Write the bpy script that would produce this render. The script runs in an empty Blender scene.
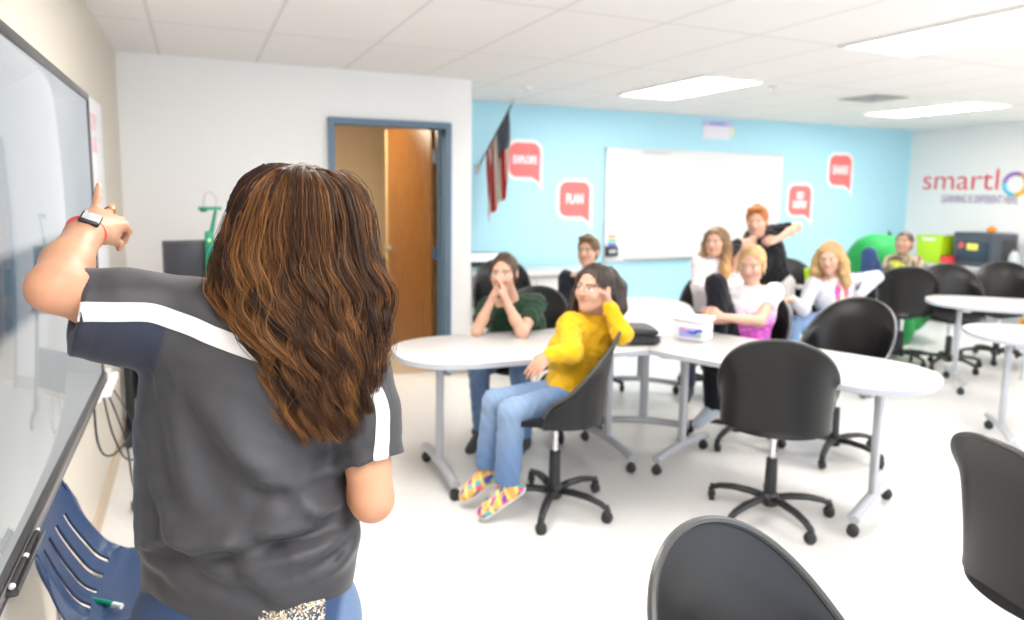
import bpy, bmesh, math, random
import numpy as np
from math import pi, sin, cos, radians, sqrt, atan2, tan
from mathutils import Vector, Matrix, Euler
random.seed(7)
rng = np.random.default_rng(11)
SC = bpy.context.scene
COL = SC.collection

# ------------------------------------------------------------------ materials
MATS = {}
def nodes_of(name):
    m = bpy.data.materials.new(name); m.use_nodes = True
    nt = m.node_tree; b = nt.nodes['Principled BSDF']
    return m, nt, b
def mat(name, col, rough=.5, metal=0., spec=.5, bump=0., bscale=60., var=0., vscale=8., coat=0., sheen=0., sss=0., detail=3):
    if name in MATS: return MATS[name]
    m, nt, b = nodes_of(name)
    b.inputs['Base Color'].default_value = (*col, 1)
    b.inputs['Roughness'].default_value = rough
    b.inputs['Metallic'].default_value = metal
    b.inputs['Specular IOR Level'].default_value = spec
    if coat: b.inputs['Coat Weight'].default_value = coat
    if sheen: b.inputs['Sheen Weight'].default_value = sheen
    if sss:
        b.inputs['Subsurface Weight'].default_value = sss
        b.inputs['Subsurface Radius'].default_value = (.012, .005, .003)
        b.inputs['Subsurface Scale'].default_value = 1.0
    tc = nt.nodes.new('ShaderNodeTexCoord')
    if var:
        n = nt.nodes.new('ShaderNodeTexNoise'); n.inputs['Scale'].default_value = vscale; n.inputs['Detail'].default_value = detail
        nt.links.new(tc.outputs['Object'], n.inputs['Vector'])
        r = nt.nodes.new('ShaderNodeMapRange'); r.inputs[3].default_value = 1 - var; r.inputs[4].default_value = 1 + var
        nt.links.new(n.outputs['Fac'], r.inputs[0])
        mx = nt.nodes.new('ShaderNodeVectorMath'); mx.operation = 'SCALE'; mx.inputs[0].default_value = col
        nt.links.new(r.outputs[0], mx.inputs['Scale']); nt.links.new(mx.outputs[0], b.inputs['Base Color'])
    if bump:
        n = nt.nodes.new('ShaderNodeTexNoise'); n.inputs['Scale'].default_value = bscale; n.inputs['Detail'].default_value = 4
        nt.links.new(tc.outputs['Object'], n.inputs['Vector'])
        bp = nt.nodes.new('ShaderNodeBump'); bp.inputs['Strength'].default_value = bump; bp.inputs['Distance'].default_value = .002
        nt.links.new(n.outputs['Fac'], bp.inputs['Height']); nt.links.new(bp.outputs[0], b.inputs['Normal'])
    MATS[name] = m; return m
def mat_attr(name, rough=.6, spec=.4, bump=0., bscale=200., sss=0., sheen=0., var=0., vscale=30):
    """colour of the cloth or skin itself from the mesh's colour attribute, a little noise on top"""
    if name in MATS: return MATS[name]
    m, nt, b = nodes_of(name)
    a = nt.nodes.new('ShaderNodeVertexColor'); a.layer_name = 'Col'
    src = a.outputs['Color']
    tc = nt.nodes.new('ShaderNodeTexCoord')
    if var:
        n = nt.nodes.new('ShaderNodeTexNoise'); n.inputs['Scale'].default_value = vscale; n.inputs['Detail'].default_value = 4
        nt.links.new(tc.outputs['Object'], n.inputs['Vector'])
        r = nt.nodes.new('ShaderNodeMapRange'); r.inputs[3].default_value = 1 - var; r.inputs[4].default_value = 1 + var
        nt.links.new(n.outputs['Fac'], r.inputs[0])
        mx = nt.nodes.new('ShaderNodeVectorMath'); mx.operation = 'SCALE'
        nt.links.new(src, mx.inputs[0]); nt.links.new(r.outputs[0], mx.inputs['Scale']); src = mx.outputs[0]
    nt.links.new(src, b.inputs['Base Color'])
    b.inputs['Roughness'].default_value = rough; b.inputs['Specular IOR Level'].default_value = spec
    if sheen: b.inputs['Sheen Weight'].default_value = sheen
    if sss:
        b.inputs['Subsurface Weight'].default_value = sss
        b.inputs['Subsurface Radius'].default_value = (.012, .005, .003); b.inputs['Subsurface Scale'].default_value = 1.0
    if bump:
        n = nt.nodes.new('ShaderNodeTexNoise'); n.inputs['Scale'].default_value = bscale; n.inputs['Detail'].default_value = 3
        nt.links.new(tc.outputs['Object'], n.inputs['Vector'])
        bp = nt.nodes.new('ShaderNodeBump'); bp.inputs['Strength'].default_value = bump; bp.inputs['Distance'].default_value = .0015
        nt.links.new(n.outputs['Fac'], bp.inputs['Height']); nt.links.new(bp.outputs[0], b.inputs['Normal'])
    MATS[name] = m; return m
def mat_emit(name, col, strength):
    m, nt, b = nodes_of(name)
    b.inputs['Base Color'].default_value = (.8, .8, .8, 1)
    b.inputs['Emission Color'].default_value = (*col, 1); b.inputs['Emission Strength'].default_value = strength
    MATS[name] = m; return m

# ------------------------------------------------------------------ objects
def tag(o, label=None, cat=None, group=None, kind=None):
    if label: o['label'] = label
    if cat: o['category'] = cat
    if group: o['group'] = group
    if kind: o['kind'] = kind
    return o
def empty(name, loc=(0, 0, 0), rz=0.):
    o = bpy.data.objects.new(name, None); COL.objects.link(o)
    o.empty_display_size = .1; o.location = loc; o.rotation_euler = (0, 0, rz); return o
def link(name, me, m=None, parent=None, smooth=False):
    o = bpy.data.objects.new(name, me); COL.objects.link(o)
    if m is not None:
        for q in (m if isinstance(m, (list, tuple)) else [m]): me.materials.append(q)
    if parent is not None: o.parent = parent
    if smooth: me.polygons.foreach_set('use_smooth', [True] * len(me.polygons))
    return o
def kids(o): return [c for c in bpy.data.objects if c.parent == o]
def copy_tree(o, parent=None):
    c = o.copy(); COL.objects.link(c); c.parent = parent
    for ch in kids(o): copy_tree(ch, c)
    return c

class MB:
    """collects shapes into one mesh"""
    def __init__(s): s.v = []; s.f = []; s.mi = []; s.cur = 0
    def add(s, vs, fs, M=None):
        n = len(s.v)
        for p in vs:
            p = Vector(p)
            s.v.append(tuple(M @ p) if M is not None else tuple(p))
        for f in fs: s.f.append([i + n for i in f]); s.mi.append(s.cur)
        return s
    def bm(s, b, M=None):
        b.verts.index_update()
        s.add([v.co.copy() for v in b.verts], [[v.index for v in f.verts] for f in b.faces], M); b.free(); return s
    def box(s, c, d, bev=0., M=None, seg=2):
        b = bmesh.new(); bmesh.ops.create_cube(b, size=1)
        for v in b.verts: v.co = Vector((v.co.x * d[0] + c[0], v.co.y * d[1] + c[1], v.co.z * d[2] + c[2]))
        if bev: bmesh.ops.bevel(b, geom=list(b.edges), offset=min(bev, min(d) * .45), segments=seg, affect='EDGES', profile=.5)
        return s.bm(b, M)
    def tube(s, pts, r, n=10, cap=True, M=None, sx=1., up=None):
        pts = [Vector(p) for p in pts]; k = len(pts)
        rs = r if isinstance(r, (list, tuple, np.ndarray)) else [r] * k
        vs = []; t0 = (pts[1] - pts[0]).normalized()
        u = Vector(up) if up else (Vector((0, 0, 1)) if abs(t0.z) < .9 else Vector((1, 0, 0)))
        for i, p in enumerate(pts):
            t = (pts[min(i + 1, k - 1)] - pts[max(i - 1, 0)]).normalized()
            a = t.cross(u)
            if a.length < 1e-6: a = t.orthogonal()
            a.normalize(); bb = a.cross(t).normalized(); u = bb
            for j in range(n):
                th = 2 * pi * j / n
                vs.append(p + a * (rs[i] * sx * cos(th)) + bb * (rs[i] * sin(th)))
        fs = [[i * n + j, i * n + (j + 1) % n, (i + 1) * n + (j + 1) % n, (i + 1) * n + j] for i in range(k - 1) for j in range(n)]
        if cap: fs += [list(range(n))[::-1], [(k - 1) * n + j for j in range(n)]]
        return s.add(vs, fs, M)
    def lathe(s, prof, n=24, M=None):
        vs = []; k = len(prof)
        for (r, z) in prof:
            for j in range(n): th = 2 * pi * j / n; vs.append((r * cos(th), r * sin(th), z))
        fs = [[i * n + j, i * n + (j + 1) % n, (i + 1) * n + (j + 1) % n, (i + 1) * n + j] for i in range(k - 1) for j in range(n)]
        fs += [list(range(n))[::-1], [(k - 1) * n + j for j in range(n)]]
        return s.add(vs, fs, M)
    def prism(s, poly, z0, z1, bev=0., M=None):
        b = bmesh.new(); vs = [b.verts.new((x, y, z0)) for x, y in poly]; f = b.faces.new(vs)
        r = bmesh.ops.extrude_face_region(b, geom=[f])
        for v in [g for g in r['geom'] if isinstance(g, bmesh.types.BMVert)]: v.co.z = z1
        bmesh.ops.recalc_face_normals(b, faces=b.faces)
        if bev:
            es = [e for e in b.edges if abs(e.verts[0].co.z - e.verts[1].co.z) < 1e-6]
            bmesh.ops.bevel(b, geom=es, offset=bev, segments=2, affect='EDGES', profile=.5)
        return s.bm(b, M)
    def sphere(s, c, r, n=16, M=None):
        r = r if isinstance(r, (tuple, list)) else (r, r, r)
        b = bmesh.new(); bmesh.ops.create_uvsphere(b, u_segments=n, v_segments=max(6, n // 2), radius=1)
        for v in b.verts: v.co = Vector((v.co.x * r[0] + c[0], v.co.y * r[1] + c[1], v.co.z * r[2] + c[2]))
        return s.bm(b, M)
    def mesh(s, name):
        me = bpy.data.meshes.new(name); me.from_pydata(s.v, [], s.f); me.update()
        b = bmesh.new(); b.from_mesh(me); bmesh.ops.recalc_face_normals(b, faces=b.faces); b.to_mesh(me); b.free()
        if any(s.mi): me.polygons.foreach_set('material_index', s.mi)
        return me
    def build(s, name, m, parent=None, smooth=True, angle=40):
        me = s.mesh(name); o = link(name, me, m, parent)
        if smooth:
            me.polygons.foreach_set('use_smooth', [True] * len(me.polygons))
            me.set_sharp_from_angle(angle=radians(angle))
        return o
def T(x=0, y=0, z=0, rz=0., rx=0., ry=0.):
    return Matrix.Translation((x, y, z)) @ Euler((rx, ry, rz)).to_matrix().to_4x4()
def sheet(fn, nu, nv, thick, hole=None, M=None):
    """a curved plate: fn(u, v) for u, v in 0..1, given a thickness"""
    b = bmesh.new()
    g = [[b.verts.new(fn(i / nu, j / nv)) for j in range(nv + 1)] for i in range(nu + 1)]
    for i in range(nu):
        for j in range(nv):
            if hole and hole((i + .5) / nu, (j + .5) / nv): continue
            b.faces.new((g[i][j], g[i + 1][j], g[i + 1][j + 1], g[i][j + 1]))
    for v in [v for v in b.verts if not v.link_faces]: b.verts.remove(v)
    bmesh.ops.recalc_face_normals(b, faces=b.faces)
    bmesh.ops.solidify(b, geom=list(b.faces), thickness=thick)
    return b
def text_mesh(txt, size, name, m, parent, M, extrude=.002, sx=1., align='CENTER', bold=0.):
    cu = bpy.data.curves.new(name, 'FONT'); cu.body = txt; cu.size = size; cu.extrude = extrude; cu.align_x = align; cu.align_y = 'CENTER'; cu.offset = bold
    o = bpy.data.objects.new(name, cu); COL.objects.link(o)
    dg = bpy.context.evaluated_depsgraph_get()
    me = bpy.data.meshes.new_from_object(o.evaluated_get(dg)); bpy.data.objects.remove(o); bpy.data.curves.remove(cu)
    me.name = name
    me.transform(M @ Matrix.Diagonal((sx, 1, 1, 1)))
    me.materials.clear()
    return link(name, me, m, parent)
def struct(name, mb, m, smooth=False):
    return tag(mb.build(name, m, None, smooth), kind='structure')
# ================================================================== camera
H = 1.53
YAW, PITCH, ROLL = radians(23.97), radians(7.03), radians(.777)
cam_d = bpy.data.cameras.new('camera'); cam = bpy.data.objects.new('camera', cam_d); COL.objects.link(cam); SC.camera = cam
cyw, syw, cp, sp = cos(YAW), sin(YAW), cos(PITCH), sin(PITCH)
fw = Vector((syw * cp, cyw * cp, -sp)); rt = Vector((cyw, -syw, 0)); up = rt.cross(fw)
cr, sr = cos(ROLL), sin(ROLL)
rt2 = cr * rt + sr * up; up2 = -sr * rt + cr * up
R3 = Matrix((rt2, up2, -fw)).transposed()
cam.matrix_world = Matrix.Translation((0, 0, H)) @ R3.to_4x4()
cam_d.sensor_fit = 'HORIZONTAL'; cam_d.sensor_width = 36.; cam_d.lens = 36. * 710. / 1024.
cam_d.shift_y = -32. / 1024.; cam_d.clip_start = .05
cam_d.dof.use_dof = True; cam_d.dof.focus_distance = 1.30; cam_d.dof.aperture_fstop = 2.8

# ================================================================== room materials
M_WHITE = mat('white_paint', (.84, .83, .82), .55, bump=.08, bscale=120)
M_TAN = mat('tan_paint', (.62, .565, .485), .6, bump=.1, bscale=120)
M_BLUE = mat('light_blue_paint', (.43, .73, .85), .55, bump=.06, bscale=120)
M_BASE = mat('tan_vinyl_base', (.56, .45, .33), .5)
M_DOORF = mat('slate_blue_metal', (.10, .17, .25), .4)
M_BLACK = mat('black_plastic', (.018, .018, .02), .38, bump=.05, bscale=300)
M_SHELL = mat('charcoal_shell_plastic', (.011, .0105, .011), .30, spec=.36, bump=.12, bscale=420)
M_DARKG = mat('dark_grey_plastic', (.075, .08, .09), .45)
M_CHROME = mat('chrome', (.72, .72, .74), .18, metal=1.)
M_STEEL = mat('satin_steel', (.55, .55, .56), .35, metal=1.)
M_SILVER = mat('silver_powder_coat', (.46, .47, .50), .42, metal=.25)
M_LAM = mat('white_laminate', (.60, .585, .575), .32, var=.015, vscale=3)
M_EDGE = mat('grey_edge_band', (.46, .48, .53), .4)
M_WPL = mat('white_plastic', (.82, .82, .82), .35)
M_PAPER = mat('white_paper', (.86, .86, .87), .6)
M_GREEN = mat('green_plastic', (.0, .27, .14), .35)
M_NAVYP = mat('navy_chair_plastic', (.022, .050, .125), .30, bump=.1, bscale=350)

def mat_wood():
    m, nt, b = nodes_of('oak_veneer')
    tc = nt.nodes.new('ShaderNodeTexCoord'); mp = nt.nodes.new('ShaderNodeMapping'); mp.inputs['Scale'].default_value = (14, 14, 1.3)
    n = nt.nodes.new('ShaderNodeTexNoise'); n.inputs['Scale'].default_value = 4; n.inputs['Detail'].default_value = 6; n.inputs['Distortion'].default_value = 1.2
    nt.links.new(tc.outputs['Object'], mp.inputs[0]); nt.links.new(mp.outputs[0], n.inputs['Vector'])
    r = nt.nodes.new('ShaderNodeValToRGB'); r.color_ramp.elements[0].position = .3; r.color_ramp.elements[1].position = .75
    r.color_ramp.elements[0].color = (.165, .062, .013, 1); r.color_ramp.elements[1].color = (.28, .12, .030, 1)
    nt.links.new(n.outputs['Fac'], r.inputs[0]); nt.links.new(r.outputs[0], b.inputs['Base Color'])
    b.inputs['Roughness'].default_value = .3; return m
M_WOOD = mat_wood()
def mat_floor():
    m, nt, b = nodes_of('vinyl_tile_floor')
    tc = nt.nodes.new('ShaderNodeTexCoord')
    br = nt.nodes.new('ShaderNodeTexBrick'); br.offset = 0.; br.inputs['Scale'].default_value = 1.
    br.inputs['Brick Width'].default_value = .305; br.inputs['Row Height'].default_value = .305; br.inputs['Mortar Size'].default_value = .0012
    br.inputs['Color1'].default_value = (.80, .785, .765, 1); br.inputs['Color2'].default_value = (.79, .775, .755, 1); br.inputs['Mortar'].default_value = (.71, .695, .67, 1)
    nt.links.new(tc.outputs['Object'], br.inputs['Vector'])
    n = nt.nodes.new('ShaderNodeTexNoise'); n.inputs['Scale'].default_value = 25; n.inputs['Detail'].default_value = 6
    nt.links.new(tc.outputs['Object'], n.inputs['Vector'])
    mx = nt.nodes.new('ShaderNodeMix'); mx.data_type = 'RGBA'; mx.blend_type = 'MULTIPLY'; mx.inputs[0].default_value = .10
    nt.links.new(br.outputs['Color'], mx.inputs[6]); nt.links.new(n.outputs['Fac'], mx.inputs[7])
    nt.links.new(mx.outputs[2], b.inputs['Base Color']); b.inputs['Roughness'].default_value = .22; b.inputs['Specular IOR Level'].default_value = .45
    return m
M_FLOOR = mat_floor()
TX0, TXS, TY0, TYS = -.19, .618, 4.42, 1.22
def mat_ceiling():
    m, nt, b = nodes_of('ceiling_tile')
    tc = nt.nodes.new('ShaderNodeTexCoord'); mp = nt.nodes.new('ShaderNodeMapping')
    mp.inputs['Location'].default_value = (-TX0 + TXS * 20, -TY0 + TYS * 20, 0)
    nt.links.new(tc.outputs['Object'], mp.inputs[0])
    br = nt.nodes.new('ShaderNodeTexBrick'); br.offset = 0.; br.inputs['Scale'].default_value = 1.
    br.inputs['Brick Width'].default_value = TXS; br.inputs['Row Height'].default_value = TYS; br.inputs['Mortar Size'].default_value = .012; br.inputs['Mortar Smooth'].default_value = .3
    br.inputs['Color1'].default_value = (.82, .80, .79, 1); br.inputs['Color2'].default_value = (.83, .81, .80, 1); br.inputs['Mortar'].default_value = (.70, .68, .665, 1)
    nt.links.new(mp.outputs[0], br.inputs['Vector']); nt.links.new(br.outputs['Color'], b.inputs['Base Color'])
    n = nt.nodes.new('ShaderNodeTexNoise'); n.inputs['Scale'].default_value = 90; n.inputs['Detail'].default_value = 5
    nt.links.new(tc.outputs['Object'], n.inputs['Vector'])
    bp = nt.nodes.new('ShaderNodeBump'); bp.inputs['Strength'].default_value = .15; bp.inputs['Distance'].default_value = .003
    nt.links.new(n.outputs['Fac'], bp.inputs['Height']); nt.links.new(bp.outputs[0], b.inputs['Normal'])
    b.inputs['Roughness'].default_value = .9; return m
M_CEIL = mat_ceiling()
def mat_block():
    m, nt, b = nodes_of('painted_block_wall')
    tc = nt.nodes.new('ShaderNodeTexCoord'); sp_ = nt.nodes.new('ShaderNodeSeparateXYZ'); cb = nt.nodes.new('ShaderNodeCombineXYZ')
    nt.links.new(tc.outputs['Object'], sp_.inputs[0]); nt.links.new(sp_.outputs['X'], cb.inputs['X']); nt.links.new(sp_.outputs['Z'], cb.inputs['Y'])
    br = nt.nodes.new('ShaderNodeTexBrick'); br.inputs['Scale'].default_value = 1.; br.inputs['Brick Width'].default_value = .4; br.inputs['Row Height'].default_value = .2; br.inputs['Mortar Size'].default_value = .004
    br.inputs['Color1'].default_value = (.58, .47, .33, 1); br.inputs['Color2'].default_value = (.57, .46, .32, 1); br.inputs['Mortar'].default_value = (.51, .41, .28, 1)
    nt.links.new(cb.outputs[0], br.inputs['Vector']); nt.links.new(br.outputs['Color'], b.inputs['Base Color']); b.inputs['Roughness'].default_value = .6
    return m
M_BLOCK = mat_block()

# ================================================================== room shell
XL, XC, XR, YF, YB, ZC = -.453, 2.07, 8.93, 5.50, 6.77, 2.41
DX0, DX1, DZ = .955, 1.85, 2.02            # door opening
struct('floor', MB().box(((XL + XR) / 2, 3.6, -.05), (XR - XL + .4, 12.4, .1)), M_FLOOR)
struct('ceiling', MB().box(((XL + XR) / 2, 2.2, ZC + .05), (XR - XL + .4, 9.5, .1)), M_CEIL)
struct('wall_left', MB().box((XL - .06, 1.5, ZC / 2), (.12, 8.1, ZC)), M_TAN)
b = MB(); b.box(((XL + DX0) / 2 - .06, YF + .07, ZC / 2), (DX0 - XL + .12, .14, ZC)); b.box(((DX1 + XC) / 2, YF + .07, ZC / 2), (XC - DX1, .14, ZC)); b.box(((DX0 + DX1) / 2, YF + .07, (DZ + ZC) / 2), (DX1 - DX0, .14, ZC - DZ))
struct('wall_front', b, M_WHITE)
struct('wall_return', MB().box((XC - .07, (YF + .14 + YB) / 2, ZC / 2), (.14, YB - YF - .14, ZC)), M_WHITE)
struct('wall_back', MB().box(((XC - .14 + XR) / 2, YB + .07, ZC / 2), (XR - XC + .14, .14, ZC)), M_BLUE)
struct('wall_right', MB().box((XR + .07, 2.2, ZC / 2), (.14, 9.42, ZC)), M_WHITE)
struct('baseboard_left', MB().box((XL + .006, 1.5, .05), (.012, 8.0, .1)), M_BASE)
b = MB(); b.box(((XL + .93) / 2, YF - .006, .05), (.93 - XL - .03, .012, .1)); b.box(((1.905 + XC) / 2, YF - .006, .05), (XC - 1.905, .012, .1))
struct('baseboard_front', b, M_BASE)
struct('baseboard_back', MB().box(((XC + XR) / 2, YB - .006, .05), (XR - XC - .02, .012, .1)), M_BASE)
# door frame, leaf and the hall behind it
b = MB(); fwid = .048
b.box((DX0 - fwid / 2 + .012, YF + .06, (DZ - .012) / 2), (fwid, .20, DZ - .012), .002); b.box((DX1 + fwid / 2 - .012, YF + .06, (DZ - .012) / 2), (fwid, .20, DZ - .012), .002)
b.box(((DX0 + DX1) / 2, YF + .06, DZ + fwid / 2 - .012), (DX1 - DX0 + 2 * fwid - .024, .20, fwid), .004)
b.box((DX1 - .022, YF + .10, DZ / 2), (.02, .03, DZ - .02)); b.box((DX0 + .022, YF + .10, DZ / 2), (.02, .03, DZ - .02))
struct('trim_door', b, M_DOORF)
door = empty('door_1', (DX1 - .035, YF + .165, 0), radians(180 - 79)); tag(door, kind='structure')
MB().box((.43, .022, 1.035), (.86, .044, 2.05), .003).build('door_leaf', [M_WOOD], door)
MB().box((.846, .022, 1.035), (.032, .048, 2.052), .002).build('edge_strip', mat('pale_oak_edge', (.62, .45, .25), .45), door)
b = MB()
for sy in (-1, 1):
    y = .022 + sy * .022
    b.lathe([(.001, 0), (.033, 0), (.033, .008), (.012, .012), (.012, .05), (.001, .052)], 20, T(.80, y, .98, rx=-sy * pi / 2))
    b.tube([(.80, y + sy * .045, .98), (.77, y + sy * .05, .98), (.69, y + sy * .05, .978)], [.011, .011, .009], 10)
b.build('door_handle', M_STEEL, door)
for z in (.25, 1.0, 1.80):
    MB().box((-.004, .0, z), (.02, .05, .11), .003).tube([(-.006, -.012, z - .055), (-.006, -.012, z + .055)], .009, 10).build('hinge', M_STEEL if z > 1.5 else M_DOORF, door)
MB().box((.04, .008, 1.86), (.07, .03, .14), .004).build('door_closer_plate', M_PAPER, door)
struct('wall_hall_end', MB().box((1.9, 8.42, 1.3), (4.6, .12, 2.6)), M_BLOCK)
struct('wall_hall_side', MB().box((-.45, 7.01, 1.3), (.12, 2.72, 2.6)), M_BLOCK)
struct('ceiling_hall', MB().box((1.5, 7.02, 2.60), (4.0, 2.76, .06)), M_WHITE)
hl = MB(); hl.box((.75, 6.6, 2.56), (1.1, .55, .02))
added_hall_light = empty('added_hall_light', (.75, 6.35, 2.395)); tag(added_hall_light, kind='structure')  # unseen warm lamp added above the door head to brighten the hall
MB().box((0, 0, .0), (1.2, .62, .035), .004).build('light_frame', M_WHITE, added_hall_light)
MB().box((0, 0, -.02), (1.1, .54, .008)).build('light_diffuser', mat_emit('added_hall_glow', (1., .86, .64), 15.), added_hall_light)
struct('wall_hall_back', MB().box((2.72, 6.97, 1.3), (1.30, .10, 2.6)), M_BLOCK)
struct('wall_hall_far', MB().box((3.36, 7.69, 1.3), (.12, 1.34, 2.6)), M_BLOCK)
struct('floor_hall', MB().box((1.5, 7.0, .004), (3.7, 2.7, .006)), mat('hall_floor_tile', (.52, .42, .31), .4, var=.05, vscale=6))

# ================================================================== ceiling fittings
M_LAMP = mat_emit('lamp_diffuser', (1., .965, .92), 13.5)
def light_panel(i, j, label):
    x = TX0 + TXS * (i + .5); y = TY0 + TYS * (j + .5)
    t = empty('ceiling_light', (x, y, ZC)); tag(t, label, 'ceiling light', 'lay-in ceiling light panels')
    b = MB()
    for sx in (-1, 1): b.box((sx * (TXS / 2 - .014), 0, -.008), (.028, TYS, .018), .003)
    for sy in (-1, 1): b.box((0, sy * (TYS / 2 - .014), -.008), (TXS - .056, .028, .018), .003)
    b.build('light_frame', M_WHITE, t)
    MB().box((0, 0, -.006), (TXS - .056, TYS - .056, .008), .002).build('light_diffuser', M_LAMP, t)
    return t
light_panel(6, 0, 'lit ceiling panel above the big whiteboard, nearest the hanging flag')
light_panel(11, 0, 'lit ceiling panel near the right wall, just past the square air vent')
light_panel(6, -2, 'large lit ceiling panel at the top edge of the photo')
light_panel(11, -2, 'lit ceiling panel nearest the far right end of the classroom')
light_panel(1, -2, 'lit ceiling panel over the touch screen end of the room')
light_panel(1, -4, 'lit ceiling panel behind the photographer near the touch screen wall')
light_panel(6, -4, 'lit ceiling panel behind the photographer in mid room')
light_panel(11, -4, 'lit ceiling panel behind the photographer near the right wall')
v = empty('ceiling_vent', (TX0 + TXS * 9.5, TY0 + .31, ZC)); tag(v, 'square grey louvred air vent set in the white ceiling', 'air vent')
b = MB()
for q, r in enumerate((.20, .15, .10, .055)):
    for k in range(4):
        b.box((r, 0, -.003 - .001 * q), (.035, 2 * r, .004), .001, T(rz=k * pi / 2))
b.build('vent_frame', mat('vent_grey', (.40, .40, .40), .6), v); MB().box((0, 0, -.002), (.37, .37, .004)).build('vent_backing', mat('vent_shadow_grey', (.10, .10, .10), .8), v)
t = empty('smoke_detector', (2.62, 5.63, ZC)); tag(t, 'small round white detector on the ceiling near the flag', 'detector')
MB().lathe([(.001, -.035), (.035, -.035), (.05, -.02), (.055, 0)], 24).build('detector_body', M_WPL, t)
MB().lathe([(.001, -.04), (.018, -.038), (.02, -.03)], 16).build('sensor_cap', M_SILVER, t)
t = empty('sprinkler_head', (4.36, 4.6, ZC)); tag(t, 'tiny metal sprinkler head in the ceiling beyond the big light panel', 'sprinkler')
MB().lathe([(.001, 0), (.035, 0), (.032, -.008), (.012, -.012), (.01, -.04), (.022, -.042), (.022, -.045), (.001, -.046)], 16).build('sprinkler_body', M_STEEL, t)

# ================================================================== back wall: bubbles, whiteboard, sign, flag
M_CORAL = mat('coral_vinyl', (.86, .17, .165), .5)
def bubble(x, z, s, lines, label, fs):
    t = empty('speech_bubble_sign', (x, YB - .001, z)); tag(t, label, 'wall sign', 'speech bubble signs on the blue wall')
    def outline(g):
        w, h, r = s * .5 + g, s * .5 + g, .25 * s + g
        p = []
        for cx_, cz_, a0 in ((w - r, h - r, 0), (-w + r, h - r, 90), (-w + r, -h + r, 180)):
            p += [(cx_ + r * cos(radians(a0 + a)), cz_ + r * sin(radians(a0 + a))) for a in range(0, 91, 10)]
        p += [(w * .45, -h), (w * .72, -h * 1.14), (w - g * .2, -h * 1.36 - g * .9), (w, -h * 1.30 - g)]
        return p
    A = T(rx=pi / 2)
    MB().prism(outline(.035 * s / .4 + .006), 0, .003, 0, A).build('bubble_border', M_PAPER, t, False)
    MB().prism(outline(0.), .003, .006, 0, A).build('bubble_face', M_CORAL, t, False)
    zz = (len(lines) - 1) * .5 * fs[0] * .95
    for ln, f in zip(lines, fs):
        text_mesh(ln, f, 'lettering', M_PAPER, t, T(0, -.007, zz) @ A, .001, .62, bold=.006)
        zz -= fs[0] * .95 if len(lines) > 1 else 0
    return t
bubble(3.135, 1.845, .35, ['EXPLORE'], 'coral speech bubble sign partly behind the hanging flag', [.105])
bubble(3.735, 1.445, .37, ['PLAN'], 'coral speech bubble sign reading PLAN between the flag and the whiteboard', [.14])
bubble(6.965, 1.455, .37, ['GO', 'DEEPER'], 'coral speech bubble sign with two lines of lettering just right of the whiteboard', [.12, .11])
bubble(7.63, 1.845, .38, ['SHARE'], 'brightest coral speech bubble sign, highest and nearest the right wall corner', [.15])
wb = empty('whiteboard', (5.365, YB - .002, 1.385)); tag(wb, 'wide white dry-erase board on the light blue wall', 'whiteboard')
MB().box((0, -.012, 0), (2.50, .02, 1.21)).build('board_surface', mat('glossy_whiteboard', (.76, .76, .76), .15), wb)
b = MB()
for sx in (-1, 1): b.box((sx * 1.257, -.016, 0), (.02, .03, 1.25), .003)
for sz in (-1, 1): b.box((0, -.016, sz * .617), (2.534, .03, .022), .003)
b.build('board_frame', mat('pale_aluminium', (.68, .69, .70), .35, metal=.5), wb)
MB().box((.1, -.045, -.60), (2.2, .07, .012), .004).build('marker_tray', M_SILVER, wb)
MB().box((-.62, -.04, .585), (.35, .03, .012), .003).build('map_clip', M_STEEL, wb)
cd = empty('dry_erase_caddy', (4.19, YB - .04, .93)); tag(cd, 'small black caddy with coloured marker card at the whiteboard corner', 'marker caddy')
MB().box((0, 0, -.055), (.15, .06, .11), .006).build('caddy_box', M_BLACK, cd); MB().box((.0, -.033, -.055), (.09, .004, .04), .002).build('caddy_plate', M_SILVER, cd)
MB().box((0, .01, .07), (.14, .006, .14), .002).build('card', M_PAPER, cd)
for k, c in enumerate([(.85, .33, .22), (.15, .55, .25), (.12, .16, .65)]):
    MB().box((.01, .005, .11 - .045 * k), (.11, .004, .035), .001).build('card_stripe', mat('card_colour_%d' % k, c, .5), cd)
sg = empty('hanging_sign', (5.60, YB - .002, 2.27)); tag(sg, 'small white sheet with a purple heading high above the whiteboard', 'paper sign')
MB().box((0, -.004, -.02), (.40, .006, .19), .001).build('sheet', mat('lavender_white_paper', (.80, .77, .86), .6), sg)
MB().box((.0, -.008, .065), (.42, .006, .055), .001).build('heading_band', mat('lilac_paper', (.60, .57, .82), .6), sg)
text_mesh('SCIENCE', .05, 'heading_lettering', mat('purple_ink', (.16, .09, .55), .5), sg, T(0, -.013, .065) @ T(rx=pi / 2), .001, 1.2)
MB().box((.22, -.006, -.015), (.06, .006, .10), .001).build('side_note', mat('cream_paper', (.85, .78, .60), .6), sg)

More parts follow.
